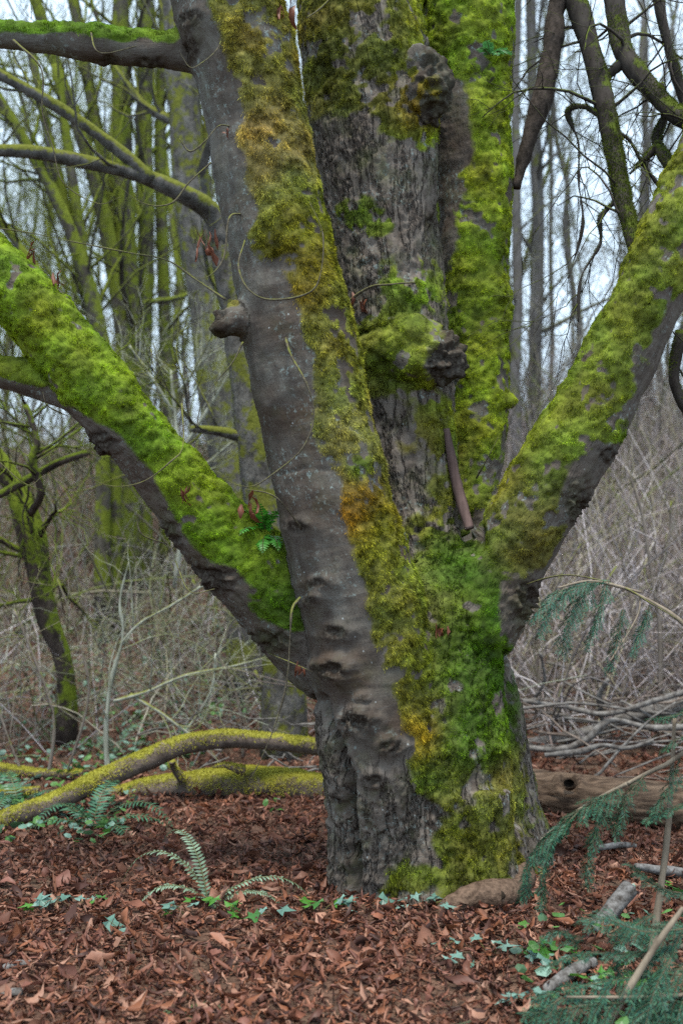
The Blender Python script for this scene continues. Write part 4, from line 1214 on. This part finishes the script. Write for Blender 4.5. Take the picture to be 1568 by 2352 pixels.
def hollow_log():
    rows = [(1165, 1812, 46, 6.55), (1260, 1822, 50, 6.5), (1360, 1832, 52, 6.4), (1480, 1846, 55, 6.3), (1600, 1862, 57, 6.2), (1760, 1885, 58, 6.05)]
    pt, r = trace(rows, 26)
    V, q, t = tubes(pt[None], r[None], 56, ref=(0.0, 1, 0.3), cap=True)
    N = vnormals(V, q); T, e1, e2 = [x[0] for x in frames(pt[None], (0, 1, .3))]
    # grain runs along the log
    n = len(pt); a = np.tile(np.linspace(0, 2 * np.pi, 56, endpoint=False), n); s = np.repeat(np.linspace(0, 1.9, n), 56)
    g = np.stack([np.cos(a) * 4.5, np.sin(a) * 4.5, s * 1.3], 1)
    d = np.zeros(len(V)); m = n * 56
    d[:m] = 0.016 * fbm(g * 2, 3, 401) - 0.022 * np.clip(np.abs(fbm(g * 1.3, 2, 405)) * -9 + 1, 0, 1) + 0.02 * fbm(V[:m] * 4, 2, 409)
    px, py, _ = project(V)
    fr = (N * (V - CAMP)).sum(1) < 0
    kd = np.hypot((px - 1306) / 1.0, (py - 1800) / 0.85)
    fc = np.clip(-(N * (V - CAMP) / np.linalg.norm(V - CAMP, axis=1, keepdims=True)).sum(1) * 1.6, 0, 1)
    d += fc * (0.03 * np.exp(-((kd - 26) / 11) ** 2) + 0.015 * np.exp(-(kd / 60) ** 2) - 0.16 * np.exp(-(kd / 15) ** 2))
    V = V + N * d[:, None]
    root = thing('hollow_log', 'weathered tan fallen log with a round knot hole behind the trunk', 'log', pt[0])
    o = obj('log_body', make_mesh('log_body', V, [q, t]), MLOG, root)
    # dark rotten lining of the knot hole
    c = P(1306, 1800, 6.22)
    ring = [c + 0.028 * (math.cos(k * .7) * RGT + math.sin(k * .7) * .85 * UPV) for k in range(9)]
    b = Bag(); ang = np.linspace(0, 2 * np.pi, 14, endpoint=False)
    cup = []
    for j, (rr, dd) in enumerate([(.034, .0), (.028, .03), (.015, .05)]):
        cup.append(np.array([P(1306, 1800, 6.28) + rr * math.cos(x) * RGT + rr * .85 * math.sin(x) * UPV + FWD * dd for x in ang]))
    V2 = np.vstack(cup); f = []
    for j in range(2):
        for k in range(14): f.append([j * 14 + k, j * 14 + (k + 1) % 14, j * 14 + 14 + (k + 1) % 14, j * 14 + 14 + k])
    b.add(V2, np.array(f)); b.f.append(np.array([[28, 28 + k, 29 + k] for k in range(1, 13)]))
    obj('knot_hole', b.mesh('knot_hole'), MHOLE, root)


hollow_log()


def brush_pile():
    rng = np.random.default_rng(31)
    kinds = [('bleached grey stick lying in the tangled brush pile behind the hollow log', MGSTICK, 'grey sticks in the brush pile', 64),
             ('brown dead twig lying in the tangled brush pile behind the hollow log', MPOLE, 'brown twigs in the brush pile', 34)]
    for lab, mat, g, n in kinds:
        for k in range(n):
            y = rng.uniform(7.3, 10.5); x = rng.uniform(.16, .40) * y
            L = rng.uniform(.5, 1.6); a = rng.normal(0, .5); el = rng.normal(.05, .28)
            d = np.array([math.cos(a) * math.cos(el), math.sin(a) * math.cos(el), math.sin(el)])
            if rng.random() < .5: d[0] *= -1
            c = np.array([x, y, terrain(x, y) + rng.uniform(.02, .42)])
            n_ = 7; t = np.linspace(-.5, .5, n_)[:, None]
            pts = c + d * L * t + np.cumsum(rng.normal(0, .02, (n_, 3)), 0)
            r = np.linspace(1, .5, n_) * rng.uniform(.006, .016)
            b = Bag(); b.tube(pts, r, 5)
            o = obj('dead_stick', b.mesh('dead_stick'), mat); tag(o, lab, 'stick', g)
    # left side: thinner scatter behind the mossy log
    for k in range(40):
        y = rng.uniform(7.0, 9.5); x = rng.uniform(-.17, .0) * y
        L = rng.uniform(.4, 1.2); a = rng.normal(0, .7); el = rng.normal(.15, .35)
        d = np.array([math.cos(a) * math.cos(el) * rng.choice([-1, 1]), math.sin(a) * math.cos(el), math.sin(el)])
        c = np.array([x, y, terrain(x, y) + rng.uniform(.02, .4)])
        t = np.linspace(-.5, .5, 7)[:, None]
        pts = c + d * L * t + np.cumsum(rng.normal(0, .02, (7, 3)), 0)
        b = Bag(); b.tube(pts, np.linspace(1, .5, 7) * rng.uniform(.004, .010), 5)
        o = obj('dead_stick', b.mesh('dead_stick'), MGSTICK)
        tag(o, 'thin grey stick lying in the litter behind the thick mossy log', 'stick', 'grey sticks behind the mossy log')


brush_pile()

# root and lodged stick at the maple
def surface_root():
    c = G(1040, 2095); d0 = (c - CAMP) @ FWD
    rows = [(1005, 2105, 22, d0), (1040, 2082, 30, d0 + .03), (1085, 2062, 32, d0 + .06), (1130, 2056, 33, d0 + .09), (1165, 2052, 28, d0 + .12), (1190, 2040, 22, d0 + .2), (1200, 2010, 30, d0 + .35)]
    V, q, t = rough_tube(rows, 18, .014, 501)
    o = obj('surface_root', make_mesh('surface_root', V, [q, t]), MROOT, MAPLE)
    V, q, t = rough_tube([(1146, 2056, 12, d0 + .035), (1152, 2057, 14, d0 + .06), (1160, 2060, 10, d0 + .08)], 10, .003, 505)
    obj('knot_hole', make_mesh('knot_hole', V, [q, t]), MHOLE, o)


surface_root()
fallen('lodged_stick', 'brown dead stick standing lodged in the fork between the stems', [(1024, 985, 8, 5.16), (1034, 1040, 11, 5.15), (1044, 1095, 12, 5.14), (1058, 1150, 13, 5.12), (1078, 1215, 12, 5.08)],
       mat_wood('smooth_brown_stick', (0.14, 0.095, 0.085), (0.06, 0.04, 0.036), 16), 9, .004, 511, cat='stick')


# ---------------------------------------------------------------- green plants
def frond_mesh(base, d0, L, n, col, rng, droop=.5, pin=.09, wide=.014):
    """a fern frond: rib with pinnae on both sides"""
    d = np.array(d0, float); d /= np.linalg.norm(d); p = np.array(base, float); pts = [p]
    for k in range(n):
        d = d + np.array([0, 0, -droop / n * (k / n + .25) * 2]); d /= np.linalg.norm(d); p = p + d * L / n; pts.append(p)
    pts = np.array(pts)
    b = Bag()
    b.tube(pts, np.linspace(.004, .0012, n + 1), 5, np.array((.10, .11, .04)))
    T = np.gradient(pts, axis=0); T /= np.linalg.norm(T, axis=1, keepdims=True)
    sd = np.cross(T, [0, 0, 1.0]); sd /= np.linalg.norm(sd, axis=1, keepdims=True) + 1e-9; nn = np.cross(sd, T)
    V, F = [], []
    for k in range(1, n):
        t = k / n; ln = pin * (math.sin(math.pi * min(1, .18 + t * .85)) ** .8)
        for s in (-1, 1):
            ax = sd[k] * s * .92 + T[k] * .35 + nn[k] * rng.uniform(-.15, .3) + np.array([0, 0, -.12]); ax /= np.linalg.norm(ax)
            wv = T[k] * wide * .5 * (0.5 + .5 * ln / pin)
            i = len(V)
            V += [pts[k] - wv * .6, pts[k] + wv * .6, pts[k] + ax * ln * .55 + wv, pts[k] + ax * ln - nn[k] * ln * .12, pts[k] + ax * ln * .55 - wv]
            F += [[i, i + 1, i + 2, i + 4], [i + 4, i + 2, i + 3, i + 3]]
    V = np.array(V); F = np.array(F)
    quad = F[0::2]; tri = F[1::2][:, :3]
    c = np.repeat(np.array(col)[None] * rng.uniform(.75, 1.3, (len(V) // 5, 1)), 5, 0)
    n0 = b.n
    b.add(V, quad, c); b.f.append(tri + n0)
    return b.mesh('frond', False)


def fern(label, px, py, fronds, col, seed, base=None, pin=.09, wide=.014, name='fern', parent=None, n=26):
    rng = np.random.default_rng(seed)
    b = G(px, py) if base is None else base
    root = thing(name, label, 'fern', b) if parent is None else parent
    for dx, dy, dz, L, dr in fronds:
        obj('frond', frond_mesh(b + rng.normal(0, .01, 3), (dx, dy, dz), L, n, col, rng, dr, pin, wide), MGREEN, root)


fern('pale sparse sword fern with arching fronds on the dead leaves left of the trunk', 480, 2075,
     [(-.50, .1, 1.0, .62, 2.2), (-.20, .2, 1.0, .58, 2.2), (-.8, -.1, .7, .42, 1.6), (.85, .1, .75, .60, 1.5), (.7, -.1, .5, .42, 1.2), (.15, -.5, .35, .2, 1)], (.17, .25, .17), 1, pin=.042, wide=.012, n=34)
fern('dark green sword fern clump under the mossy log', 215, 1905,
     [(-.8, -.2, .55, .6, 1.6), (-.3, -.4, .8, .55, 1.8), (.5, -.2, .6, .7, 1.6), (.9, .1, .4, .7, 1.3), (.1, .3, .9, .5, 2), (-.6, .3, .6, .6, 1.5), (.7, -.5, .5, .5, 1.6)], (.045, .13, .07), 2, pin=.08)
fern('dark green sword fern at the mossy stick by the bank', 40, 1860,
     [(-.8, -.2, .6, .6, 1.6), (.6, -.2, .7, .6, 1.7), (0, -.5, .7, .5, 1.6), (.9, .2, .4, .6, 1.4), (-.3, .4, .8, .6, 1.8)], (.05, .14, .075), 3, pin=.08)
fern('faded sword fern on the bank behind the arched pole', 255, 1740, [(-.7, -.2, .7, .6, 1.6), (.6, -.2, .7, .6, 1.7), (0, -.5, .8, .55, 1.6), (.3, .2, .9, .5, 1.5)], (.10, .17, .12), 4, pin=.07)
fern('small fern tuft in the leaves close to the bottom', 440, 2320, [(-.8, -.2, .3, .13, .8), (.7, -.2, .35, .14, .8), (.1, -.6, .3, .12, .8)], (.09, .14, .07), 5, pin=.03, wide=.008, n=14)
fern('bright green licorice fern growing behind the sloping limb beside the smooth stem', 0, 0,
     [(-.5, -.2, .6, .22, .9), (-.1, -.4, .8, .22, .6), (.3, -.3, .7, .20, .9), (-.3, -.5, .3, .22, 1), (.2, -.5, .1, .2, 1.2), (-.6, -.3, .9, .24, .9), (0, -.5, -.1, .2, .9)], (.05, .22, .02), 6, base=P(612, 1225, 5.0), pin=.05, wide=.018, n=14)
fern('small green fern tuft perched high on the mossy rear stem', 0, 0,
     [(-.5, -.5, .3, .13, 1), (.4, -.6, .2, .14, 1.2), (.1, -.7, -.2, .13, .6), (.7, -.2, .3, .14, 1.2), (-.2, -.5, .6, .1, 1)], (.06, .20, .06), 7, base=P(1125, 125, 5.28), pin=.035, wide=.014, n=12)


def ivy_leaf_mesh(rng, col, sz):
    """five pointed ivy leaf with raised lobes"""
    ang = [-2.45, -1.95, -1.25, -.95, -.45, 0, .45, .95, 1.25, 1.95, 2.45]
    rad = [.55, .42, .85, .45, .5, 1.1, .5, .45, .85, .42, .55]
    V = [(0, 0, 0)]; 
    for a, r in zip(ang, rad):
        r = r * rng.uniform(.9, 1.1); V.append((r * math.cos(a) * sz, r * math.sin(a) * sz, sz * (.10 * math.cos(5 * a) - .22 * r * r + rng.normal(0, .03))))
    F = np.array([[0, k, k + 1] for k in range(1, len(ang))])
    me = make_mesh('leaf', np.array(V), F, False)
    set_color(me, 'col', np.array(col)[None] * rng.uniform(.85, 1.15, (len(V), 1)))
    me.materials.append(MGREEN)
    return me


def ivy():
    rng = np.random.default_rng(41)
    pale = [(.13, .235, .195), (.10, .20, .16), (.16, .27, .23)]; green = [(.05, .17, .02), (.07, .20, .03), (.04, .13, .03)]
    protos = {'pale': [ivy_leaf_mesh(rng, pale[k % 3], .050) for k in range(4)], 'green': [ivy_leaf_mesh(rng, green[k % 3], .050) for k in range(4)]}
    spots = [(735, 2105, 'green', 4, 'green ivy sprig at the left foot of the trunk'), (810, 2098, 'pale', 4, 'pale blue green ivy sprig against the left foot of the trunk'),
             (905, 2092, 'pale', 3, 'pale ivy sprig under the middle of the trunk base'), (975, 2092, 'pale', 3, 'pale ivy sprig beside the arched surface root'),
             (1045, 2108, 'pale', 2, 'pale ivy leaves in front of the arched surface root'), (1125, 2205, 'pale', 3, 'pale starry ivy sprig alone on the brown leaves'), (1060, 2232, 'pale', 3, 'pale ivy sprig by a dark gap in the leaves'),
             (1230, 2210, 'green', 5, 'bright green ivy sprig in front of the conifer tips'), (1270, 2235, 'pale', 3, 'pale ivy leaf pair beside the bright ivy sprig'), (1300, 2215, 'green', 3, 'dark ivy sprig behind the bright ivy'),
             (380, 2110, 'green', 3, 'green ivy sprig below the pale sword fern'), (430, 2110, 'pale', 3, 'pale ivy leaves below the pale sword fern'), (500, 2105, 'green', 3, 'green ivy leaf group at the fern foot'),
             (560, 2110, 'green', 3, 'green ivy leaves between the fern and the trunk'), (120, 2100, 'pale', 4, 'pale ivy patch on open dead leaves'), (170, 2090, 'pale', 4, 'second pale ivy patch on open dead leaves'), (220, 2085, 'green', 3, 'green ivy sprig ending the pale ivy patch'), (60, 2115, 'green', 2, 'single green ivy sprig far from the trunk'),
             (280, 2150, 'pale', 2, 'pair of pale ivy leaves on bare litter'), (1450, 2270, 'green', 4, 'ivy sprig under the low conifer branch'), (1380, 2290, 'green', 4, 'dark ivy sprig below the short broken stick'), (1190, 2310, 'pale', 4, 'pale ivy leaves at the edge of the low conifer spray'), (1480, 2050, 'pale', 3, 'pale ivy beside the upright thin stem'), (1540, 2060, 'green', 3, 'green ivy beside the upright thin stem'),
             (640, 2120, 'pale', 2, 'tiny pale ivy pair between trunk and fern'), (1010, 2190, 'pale', 2, 'tiny pale ivy pair in front of the root')]
    for px, py, kind, n, lab in spots:
        c = G(px, py)
        root = thing('ivy_sprig', lab, 'ivy', c, 'ivy sprigs in the leaf litter')
        pts = [c + np.array([0, 0, .0])]
        for k in range(n):
            o = bpy.data.objects.new('leaf', protos[kind][k % 4]); COL.objects.link(o); o.parent = root
            off = np.array([rng.normal(0, .05), rng.normal(0, .035), rng.uniform(.03, .075)])
            o.location = off; o.rotation_euler = (rng.normal(.28, .18), rng.normal(0, .2), rng.uniform(0, 6.28)); s = rng.uniform(.75, 1.35); o.scale = (s, s, s)
            pts.append(c + off)
        b = Bag()
        for k in range(1, len(pts)):
            m = (pts[0] + pts[k]) / 2 + np.array([0, 0, .012]); b.tube(np.array([pts[0], m, pts[k]]), np.array([.0015, .0014, .001]), 4)
        obj('stem', b.mesh('stem'), MTWIG, root)


ivy()


def ground_cover():
    rng = np.random.default_rng(43)
    n = 2600
    y = rng.uniform(5.6, 13, n); x = rng.uniform(-.46, -.06, n) * y
    k = fbm(np.stack([x * 1.1, y * 1.1, 0 * x], 1), 2, 47)
    m = (k + np.clip((-.12 - x / y) * 1.6, -.3, .5) + np.clip((y - 6.2) * .3, -.4, .1)) > .05
    x, y = x[m], y[m]
    n2 = 50; y2 = rng.uniform(3.3, 4.6, n2); x2 = rng.uniform(.17, .36, n2) * y2
    x = np.concatenate([x, x2]); y = np.concatenate([y, y2]); n = len(x)
    z = terrain(x, y) + rng.uniform(.03, .10, n)
    L = rng.uniform(.016, .042, n)
    a = np.linspace(0, 2 * np.pi, 6, endpoint=False)
    Vv = np.zeros((n, 7, 3)); Vv[:, 1:, 0] = np.cos(a) * L[:, None]; Vv[:, 1:, 1] = np.sin(a) * L[:, None] * .7; Vv[:, 1:, 2] = -.2 * L[:, None] + rng.normal(0, .003, (n, 6))
    Vv = rot_place(Vv, rng.uniform(0, 6.28, n), rng.normal(0, .4, n), rng.normal(.4, .4, n), np.stack([x, y, z], 1))
    f = np.array([[0, i, i % 6 + 1] for i in range(1, 7)])
    F = (np.arange(n)[:, None, None] * 7 + f[None]).reshape(-1, 3)
    me = make_mesh('ground_cover', Vv.reshape(-1, 3), F, False)
    pal = np.array([(.06, .15, .03), (.12, .22, .16), (.17, .28, .22), (.08, .19, .05), (.05, .11, .05)])
    set_color(me, 'col', np.repeat(pal[rng.integers(0, 5, n)] * rng.uniform(.7, 1.3, (n, 1)), 7, 0))
    o = obj('ground_cover', me, MGREEN)
    tag(o, 'small green leaves carpeting the litter around the ferns', 'ground cover', kind='stuff')


ground_cover()


# ---------------------------------------------------------------- conifer sprays
def spray_mesh(pts, rng, col, blen=.13, step=.023, nl=.020, twig=.0035):
    """flat conifer spray: axis, side branchlets, needles in two rows"""
    c = catmull(pts, 10); L = np.concatenate([[0], np.cumsum(np.linalg.norm(np.diff(c, axis=0), axis=1))])
    n = max(4, int(L[-1] / step)); s = np.linspace(0, L[-1], n)
    ax = np.stack([np.interp(s, L, c[:, k]) for k in range(3)], 1)
    b = Bag(); wood = np.array((.10, .085, .05))
    b.tube(ax, np.linspace(twig, .001, n), 5, wood)
    T = np.gradient(ax, axis=0); T /= np.linalg.norm(T, axis=1, keepdims=True)
    sd = np.cross(T, np.array([0, 0, 1.0]) + rng.normal(0, .25, 3)); sd /= np.linalg.norm(sd, axis=1, keepdims=True) + 1e-9
    lines = [ax]
    for k in range(1, n):
        t = k / n
        for g in (-1, 1):
            if rng.random() < .12: continue
            bl = blen * .82 * (1 - t) ** .6 * rng.uniform(.55, 1.1) + .02
            d = T[k] * .65 + sd[k] * g * .75 + rng.normal(0, .12, 3); d /= np.linalg.norm(d)
            m = 6; p = ax[k]; pl = [p]
            for j in range(m):
                d = d + np.array([0, 0, -.10]) + rng.normal(0, .03, 3); d /= np.linalg.norm(d); p = p + d * bl / m; pl.append(p)
            pl = np.array(pl); lines.append(pl); b.tube(pl, np.linspace(.0014, .0007, m + 1), 3, wood)
    base, dirs, sides = [], [], []
    for pl in lines:
        Lp = np.concatenate([[0], np.cumsum(np.linalg.norm(np.diff(pl, axis=0), axis=1))])
        m = max(3, int(Lp[-1] / .0048)); ss = np.linspace(0, Lp[-1], m)
        q = np.stack([np.interp(ss, Lp, pl[:, k]) for k in range(3)], 1)
        tt = np.gradient(q, axis=0); tt /= np.linalg.norm(tt, axis=1, keepdims=True) + 1e-9
        up = np.array([0, 0, 1.0]) + rng.normal(0, .3, 3)
        sv = np.cross(tt, up); sv /= np.linalg.norm(sv, axis=1, keepdims=True) + 1e-9
        for g in (-1, 1):
            base.append(q); dirs.append(sv * g * .85 + tt * .45 + rng.normal(0, .14, q.shape)); sides.append(tt)
    base = np.vstack(base); dirs = np.vstack(dirs); sides = np.vstack(sides)
    dirs /= np.linalg.norm(dirs, axis=1, keepdims=True)
    n = len(base); ln = nl * rng.uniform(.6, 1.15, n)[:, None]; w = sides * .0024
    V = np.stack([base - w * .5, base + dirs * ln * .5 + w, base + dirs * ln + np.array([0, 0, -.002]), base + dirs * ln * .5 - w], 1).reshape(-1, 3)
    i = np.arange(n) * 4
    cc = np.array(col)[None] * rng.uniform(.6, 1.5, (n, 1)) * (1 + np.array([.25, .1, .0]) * rng.normal(size=(n, 1)))
    b.add(V, np.stack([i, i + 1, i + 2, i + 3], 1), np.repeat(np.clip(cc, .004, 1), 4, 0))
    return b.mesh('spray', False)


def conifer(label, stems, sprays, col, seed, name='conifer_sapling'):
    rng = np.random.default_rng(seed)
    r0 = stems[0][-1]
    root = thing(name, label, 'conifer', P(r0[0], r0[1], r0[3]))
    for k, rows in enumerate(stems):
        V, q, t = rough_tube(rows, 7, .0012, seed + k)
        obj('stem' if k == 0 else 'branch', make_mesh('stem', V, [q, t]), MSAP, root)
    for rows, bl in sprays:
        pts = np.array([P(a, b, d) for a, b, d in rows])
        obj('spray', spray_mesh(pts, rng, np.array(col) * rng.uniform(.8, 1.25), bl), MNEEDLE, root)


MSAP = mat_wood('sapling_bark', (0.24, 0.20, 0.15), (0.10, 0.08, 0.06), 20)
conifer('hanging blue green conifer sprays on a thin arching branch before the bramble bank',
        [[(1420, 1345, 3, 4.4), (1500, 1385, 4, 4.35), (1568, 1432, 5, 4.3), (1700, 1560, 7, 4.2), (1740, 2000, 9, 4.1), (1745, 2300, 10, 4.1)], [(1470, 1370, 3, 4.38), (1460, 1420, 2, 4.35), (1400, 1520, 2, 4.3)], [(1470, 1360, 3, 4.38), (1360, 1335, 3, 4.4), (1280, 1350, 2, 4.4)]],
        [([(1400, 1335, 4.4), (1330, 1345, 4.38), (1265, 1400, 4.35), (1240, 1455, 4.33)], .10), ([(1360, 1340, 4.4), (1330, 1380, 4.36), (1300, 1450, 4.33), (1290, 1500, 4.32)], .10), ([(1390, 1340, 4.4), (1380, 1390, 4.35), (1350, 1480, 4.32)], .10),
         ([(1430, 1400, 4.36), (1420, 1450, 4.34), (1400, 1540, 4.3)], .07), ([(1490, 1390, 4.36), (1475, 1440, 4.34), (1450, 1500, 4.3)], .06),
         ([(1310, 1350, 4.4), (1270, 1365, 4.38), (1225, 1420, 4.35)], .08)],
        (.030, .092, .060), 61)
conifer('dark green conifer branch drooping over the leaves beside the trunk foot',
        [[(1440, 1800, 5, 4.05), (1380, 1830, 4, 4.1), (1300, 1880, 4, 4.1), (1240, 1930, 3, 4.1)], [(1440, 1800, 5, 4.05), (1520, 1760, 6, 4.0), (1640, 1720, 7, 3.95), (1690, 2000, 9, 3.95), (1700, 2300, 10, 3.95)]],
        [([(1420, 1812, 4.05), (1330, 1860, 4.05), (1260, 1920, 4.03), (1215, 2000, 4.02), (1200, 2060, 4.0)], .12), ([(1380, 1830, 4.05), (1370, 1900, 4.0), (1350, 1970, 3.98), (1345, 2030, 3.97)], .07),
         ([(1330, 1860, 4.05), (1280, 1920, 4.0), (1250, 2000, 3.98), (1245, 2080, 3.97)], .07), ([(1420, 1812, 4.05), (1430, 1850, 4.0), (1410, 1910, 3.98)], .07), ([(1480, 1780, 4.02), (1440, 1830, 3.98), (1420, 1900, 3.96)], .06),
         ([(1300, 1880, 4.05), (1225, 1960, 4.0), (1205, 2010, 3.98)], .07), ([(1560, 1740, 4.0), (1540, 1800, 3.95), (1500, 1860, 3.93)], .07), ([(1620, 1600, 4.0), (1560, 1640, 3.95), (1500, 1650, 3.93)], .08), ([(1620, 1680, 4.0), (1570, 1690, 3.95), (1520, 1720, 3.93)], .07),
         ([(1640, 1820, 3.95), (1560, 1850, 3.93), (1490, 1880, 3.92)], .08)],
        (.018, .066, .036), 62)
conifer('dense low conifer branches spreading over the forest floor in the near corner',
        [[(1568, 2085, 6, 3.45), (1510, 2165, 8, 3.42), (1450, 2260, 9, 3.4), (1400, 2345, 9, 3.38), (1370, 2420, 10, 3.38)], [(1640, 2150, 6, 3.5), (1500, 2190, 4, 3.5), (1390, 2200, 3, 3.5)], [(1640, 2280, 6, 3.4), (1480, 2290, 4, 3.38), (1300, 2290, 3, 3.38)]],
        [([(1600, 2130, 3.5), (1480, 2140, 3.5), (1390, 2110, 3.5), (1340, 2120, 3.5)], .13), ([(1560, 2170, 3.5), (1440, 2190, 3.48), (1330, 2190, 3.48), (1250, 2220, 3.48)], .13),
         ([(1600, 2220, 3.45), (1480, 2240, 3.43), (1360, 2260, 3.42), (1230, 2290, 3.42)], .15), ([(1600, 2290, 3.4), (1470, 2300, 3.38), (1340, 2310, 3.37), (1210, 2330, 3.37)], .15),
         ([(1620, 2350, 3.35), (1480, 2350, 3.33), (1340, 2360, 3.33), (1200, 2370, 3.33)], .15), ([(1500, 2100, 3.6), (1430, 2150, 3.58), (1410, 2220, 3.56)], .10), ([(1330, 2180, 3.6), (1290, 2140, 3.58), (1250, 2150, 3.58)], .09),
         ([(1600, 2060, 3.6), (1520, 2040, 3.6), (1450, 1990, 3.6)], .10), ([(1400, 2250, 3.45), (1370, 2320, 3.4), (1350, 2400, 3.35)], .12), ([(1540, 2200, 3.4), (1500, 2280, 3.35), (1480, 2360, 3.3)], .12), ([(1290, 2290, 3.4), (1240, 2330, 3.37), (1200, 2400, 3.33)], .12), ([(1080, 2345, 3.4), (1040, 2360, 3.38), (1000, 2400, 3.36)], .08), ([(1590, 2250, 3.4), (1560, 2320, 3.35), (1540, 2400, 3.3)], .13)],
        (.025, .080, .048), 63)


def shrub(name, label, stems, mat, seed, group=None, m2=5, m3=4, l2=(.3, .8), l3=(.12, .4), rr=.5, up=.04, col=None):
    rng = np.random.default_rng(seed)
    r0 = stems[0][0]
    root = thing(name, label, 'shrub', P(r0[0], r0[1], r0[3]), group)
    for rows in stems:
        rows = [(a + 5 * math.sin(i * 2.3), b, w * .62, d) for i, (a, b, w, d) in enumerate(rows)]
        V, q, t = rough_tube(rows, 7, .006, seed, 6)
        o = obj('stem', make_mesh('stem', V, [q, t]), mat, root)
        pt, r = trace(rows, 6)
        b = Bag()
        P2, R2 = spawn(pt[None], r[None], m2, .15, 1, (.4, 1.2), l2, 6, rr, up, .2, rng, .003)
        b.tube(P2, R2, 4)
        P3, R3 = spawn(P2, R2, m3, .15, 1, (.4, 1.2), l3, 4, .6, up, .22, rng, .0018)
        V, q = tubes(P3, R3, 3); b.add(V, q)
        obj('twigs', b.mesh('twigs'), mat, root)


MLICH = mat_wood('lichened_twig', (0.36, 0.38, 0.32), (0.15, 0.15, 0.11), 24, moss=(0.10, 0.105, 0.03), mossamt=.34)
MSHRUB = mat_wood('shrub_stem', (0.21, 0.18, 0.155), (0.09, 0.075, 0.06), 20, moss=(0.08, 0.09, 0.02), mossamt=.36)
shrub('lichened_shrub', 'pale lichen crusted shrub with crooked branches on the bank under the sloping limb',
      [[(250, 1790, 10, 7.9), (240, 1680, 9, 7.9), (262, 1560, 8, 7.9), (280, 1460, 6, 7.9), (275, 1380, 4, 7.9), (300, 1290, 2, 7.9)], [(262, 1610, 8, 7.9), (330, 1590, 7, 7.85), (430, 1552, 6, 7.8), (530, 1530, 5, 7.8), (610, 1510, 4, 7.8)],
       [(300, 1595, 7, 7.9), (370, 1640, 6, 7.8), (440, 1685, 6, 7.8), (510, 1720, 4, 7.8)], [(275, 1480, 6, 7.9), (320, 1430, 5, 7.9), (400, 1390, 4, 7.9), (470, 1340, 3, 7.9)], [(420, 1690, 4, 7.8), (480, 1590, 4, 7.8), (500, 1500, 3, 7.8)]], MLICH, 81, m2=8, m3=5)
shrub('lichened_thicket', 'pale grey green lichened twigs behind the sloping limb beside the grey trees',
      [[(400, 1350, 9, 9.4), (420, 1150, 8, 9.4), (410, 980, 7, 9.4), (390, 850, 5, 9.4)], [(410, 1050, 6, 9.4), (480, 930, 5, 9.3), (540, 840, 4, 9.3)], [(400, 950, 6, 9.4), (340, 860, 5, 9.3), (300, 790, 4, 9.3)], [(410, 900, 5, 9.4), (460, 830, 4, 9.4), (530, 790, 3, 9.4)], [(430, 1100, 5, 9.3), (500, 1040, 4, 9.3), (570, 990, 3, 9.2)]], MLICH, 82, m2=16, m3=8, l2=(.3, .9), l3=(.12, .45))
shrub('bare_sapling', 'dark bare sapling with forked top standing in the bramble bank', [[(1516, 1600, 9, 8.6), (1510, 1450, 8, 8.6), (1500, 1320, 7, 8.6), (1470, 1180, 5, 8.6), (1440, 1080, 3, 8.6)], [(1505, 1360, 5, 8.6), (1530, 1250, 4, 8.6), (1545, 1150, 3, 8.6)]], MSHRUB, 83)
shrub('bare_shrub', 'thin arching bare shrub left of the lichened shrub', [[(110, 1800, 7, 7.6), (120, 1650, 6, 7.6), (80, 1500, 5, 7.6), (30, 1400, 4, 7.6)], [(150, 1790, 6, 7.6), (200, 1600, 5, 7.6), (180, 1450, 4, 7.6), (130, 1330, 3, 7.6)], [(60, 1800, 6, 7.6), (0, 1650, 5, 7.6), (-40, 1500, 4, 7.6)]], MSHRUB, 84, m2=6)
shrub('twiggy_shrub', 'fine twiggy shrub between the lichened shrub and the trunk', [[(560, 1750, 6, 8.2), (540, 1600, 5, 8.2), (480, 1450, 4, 8.2), (440, 1330, 3, 8.2)], [(600, 1750, 6, 8.2), (620, 1640, 5, 8.2), (590, 1540, 4, 8.2)], [(520, 1750, 5, 8.2), (440, 1600, 4, 8.2), (380, 1480, 3, 8.2)]], MSHRUB, 85, m2=7)
shrub('arching_shrub', 'arching bare canes between the trunk and the hanging conifer', [[(1230, 1640, 5, 8.4), (1240, 1500, 5, 8.4), (1280, 1350, 4, 8.4), (1330, 1250, 3, 8.4)], [(1270, 1640, 5, 8.4), (1330, 1450, 4, 8.4), (1420, 1300, 3, 8.4)], [(1420, 1640, 5, 8.8), (1450, 1450, 4, 8.8), (1430, 1280, 3, 8.8)]], MSHRUB, 86, m2=7)
fallen('upright_stick', 'thin upright stem standing in the leaves near the conifer', [(1548, 1650, 5, 4.0), (1540, 1800, 6, 4.0), (1528, 1950, 7, 3.98), (1505, 2120, 8, 3.95), (1490, 2230, 8, 3.9)], MSAP, 7, .002, 91, cat='stem')
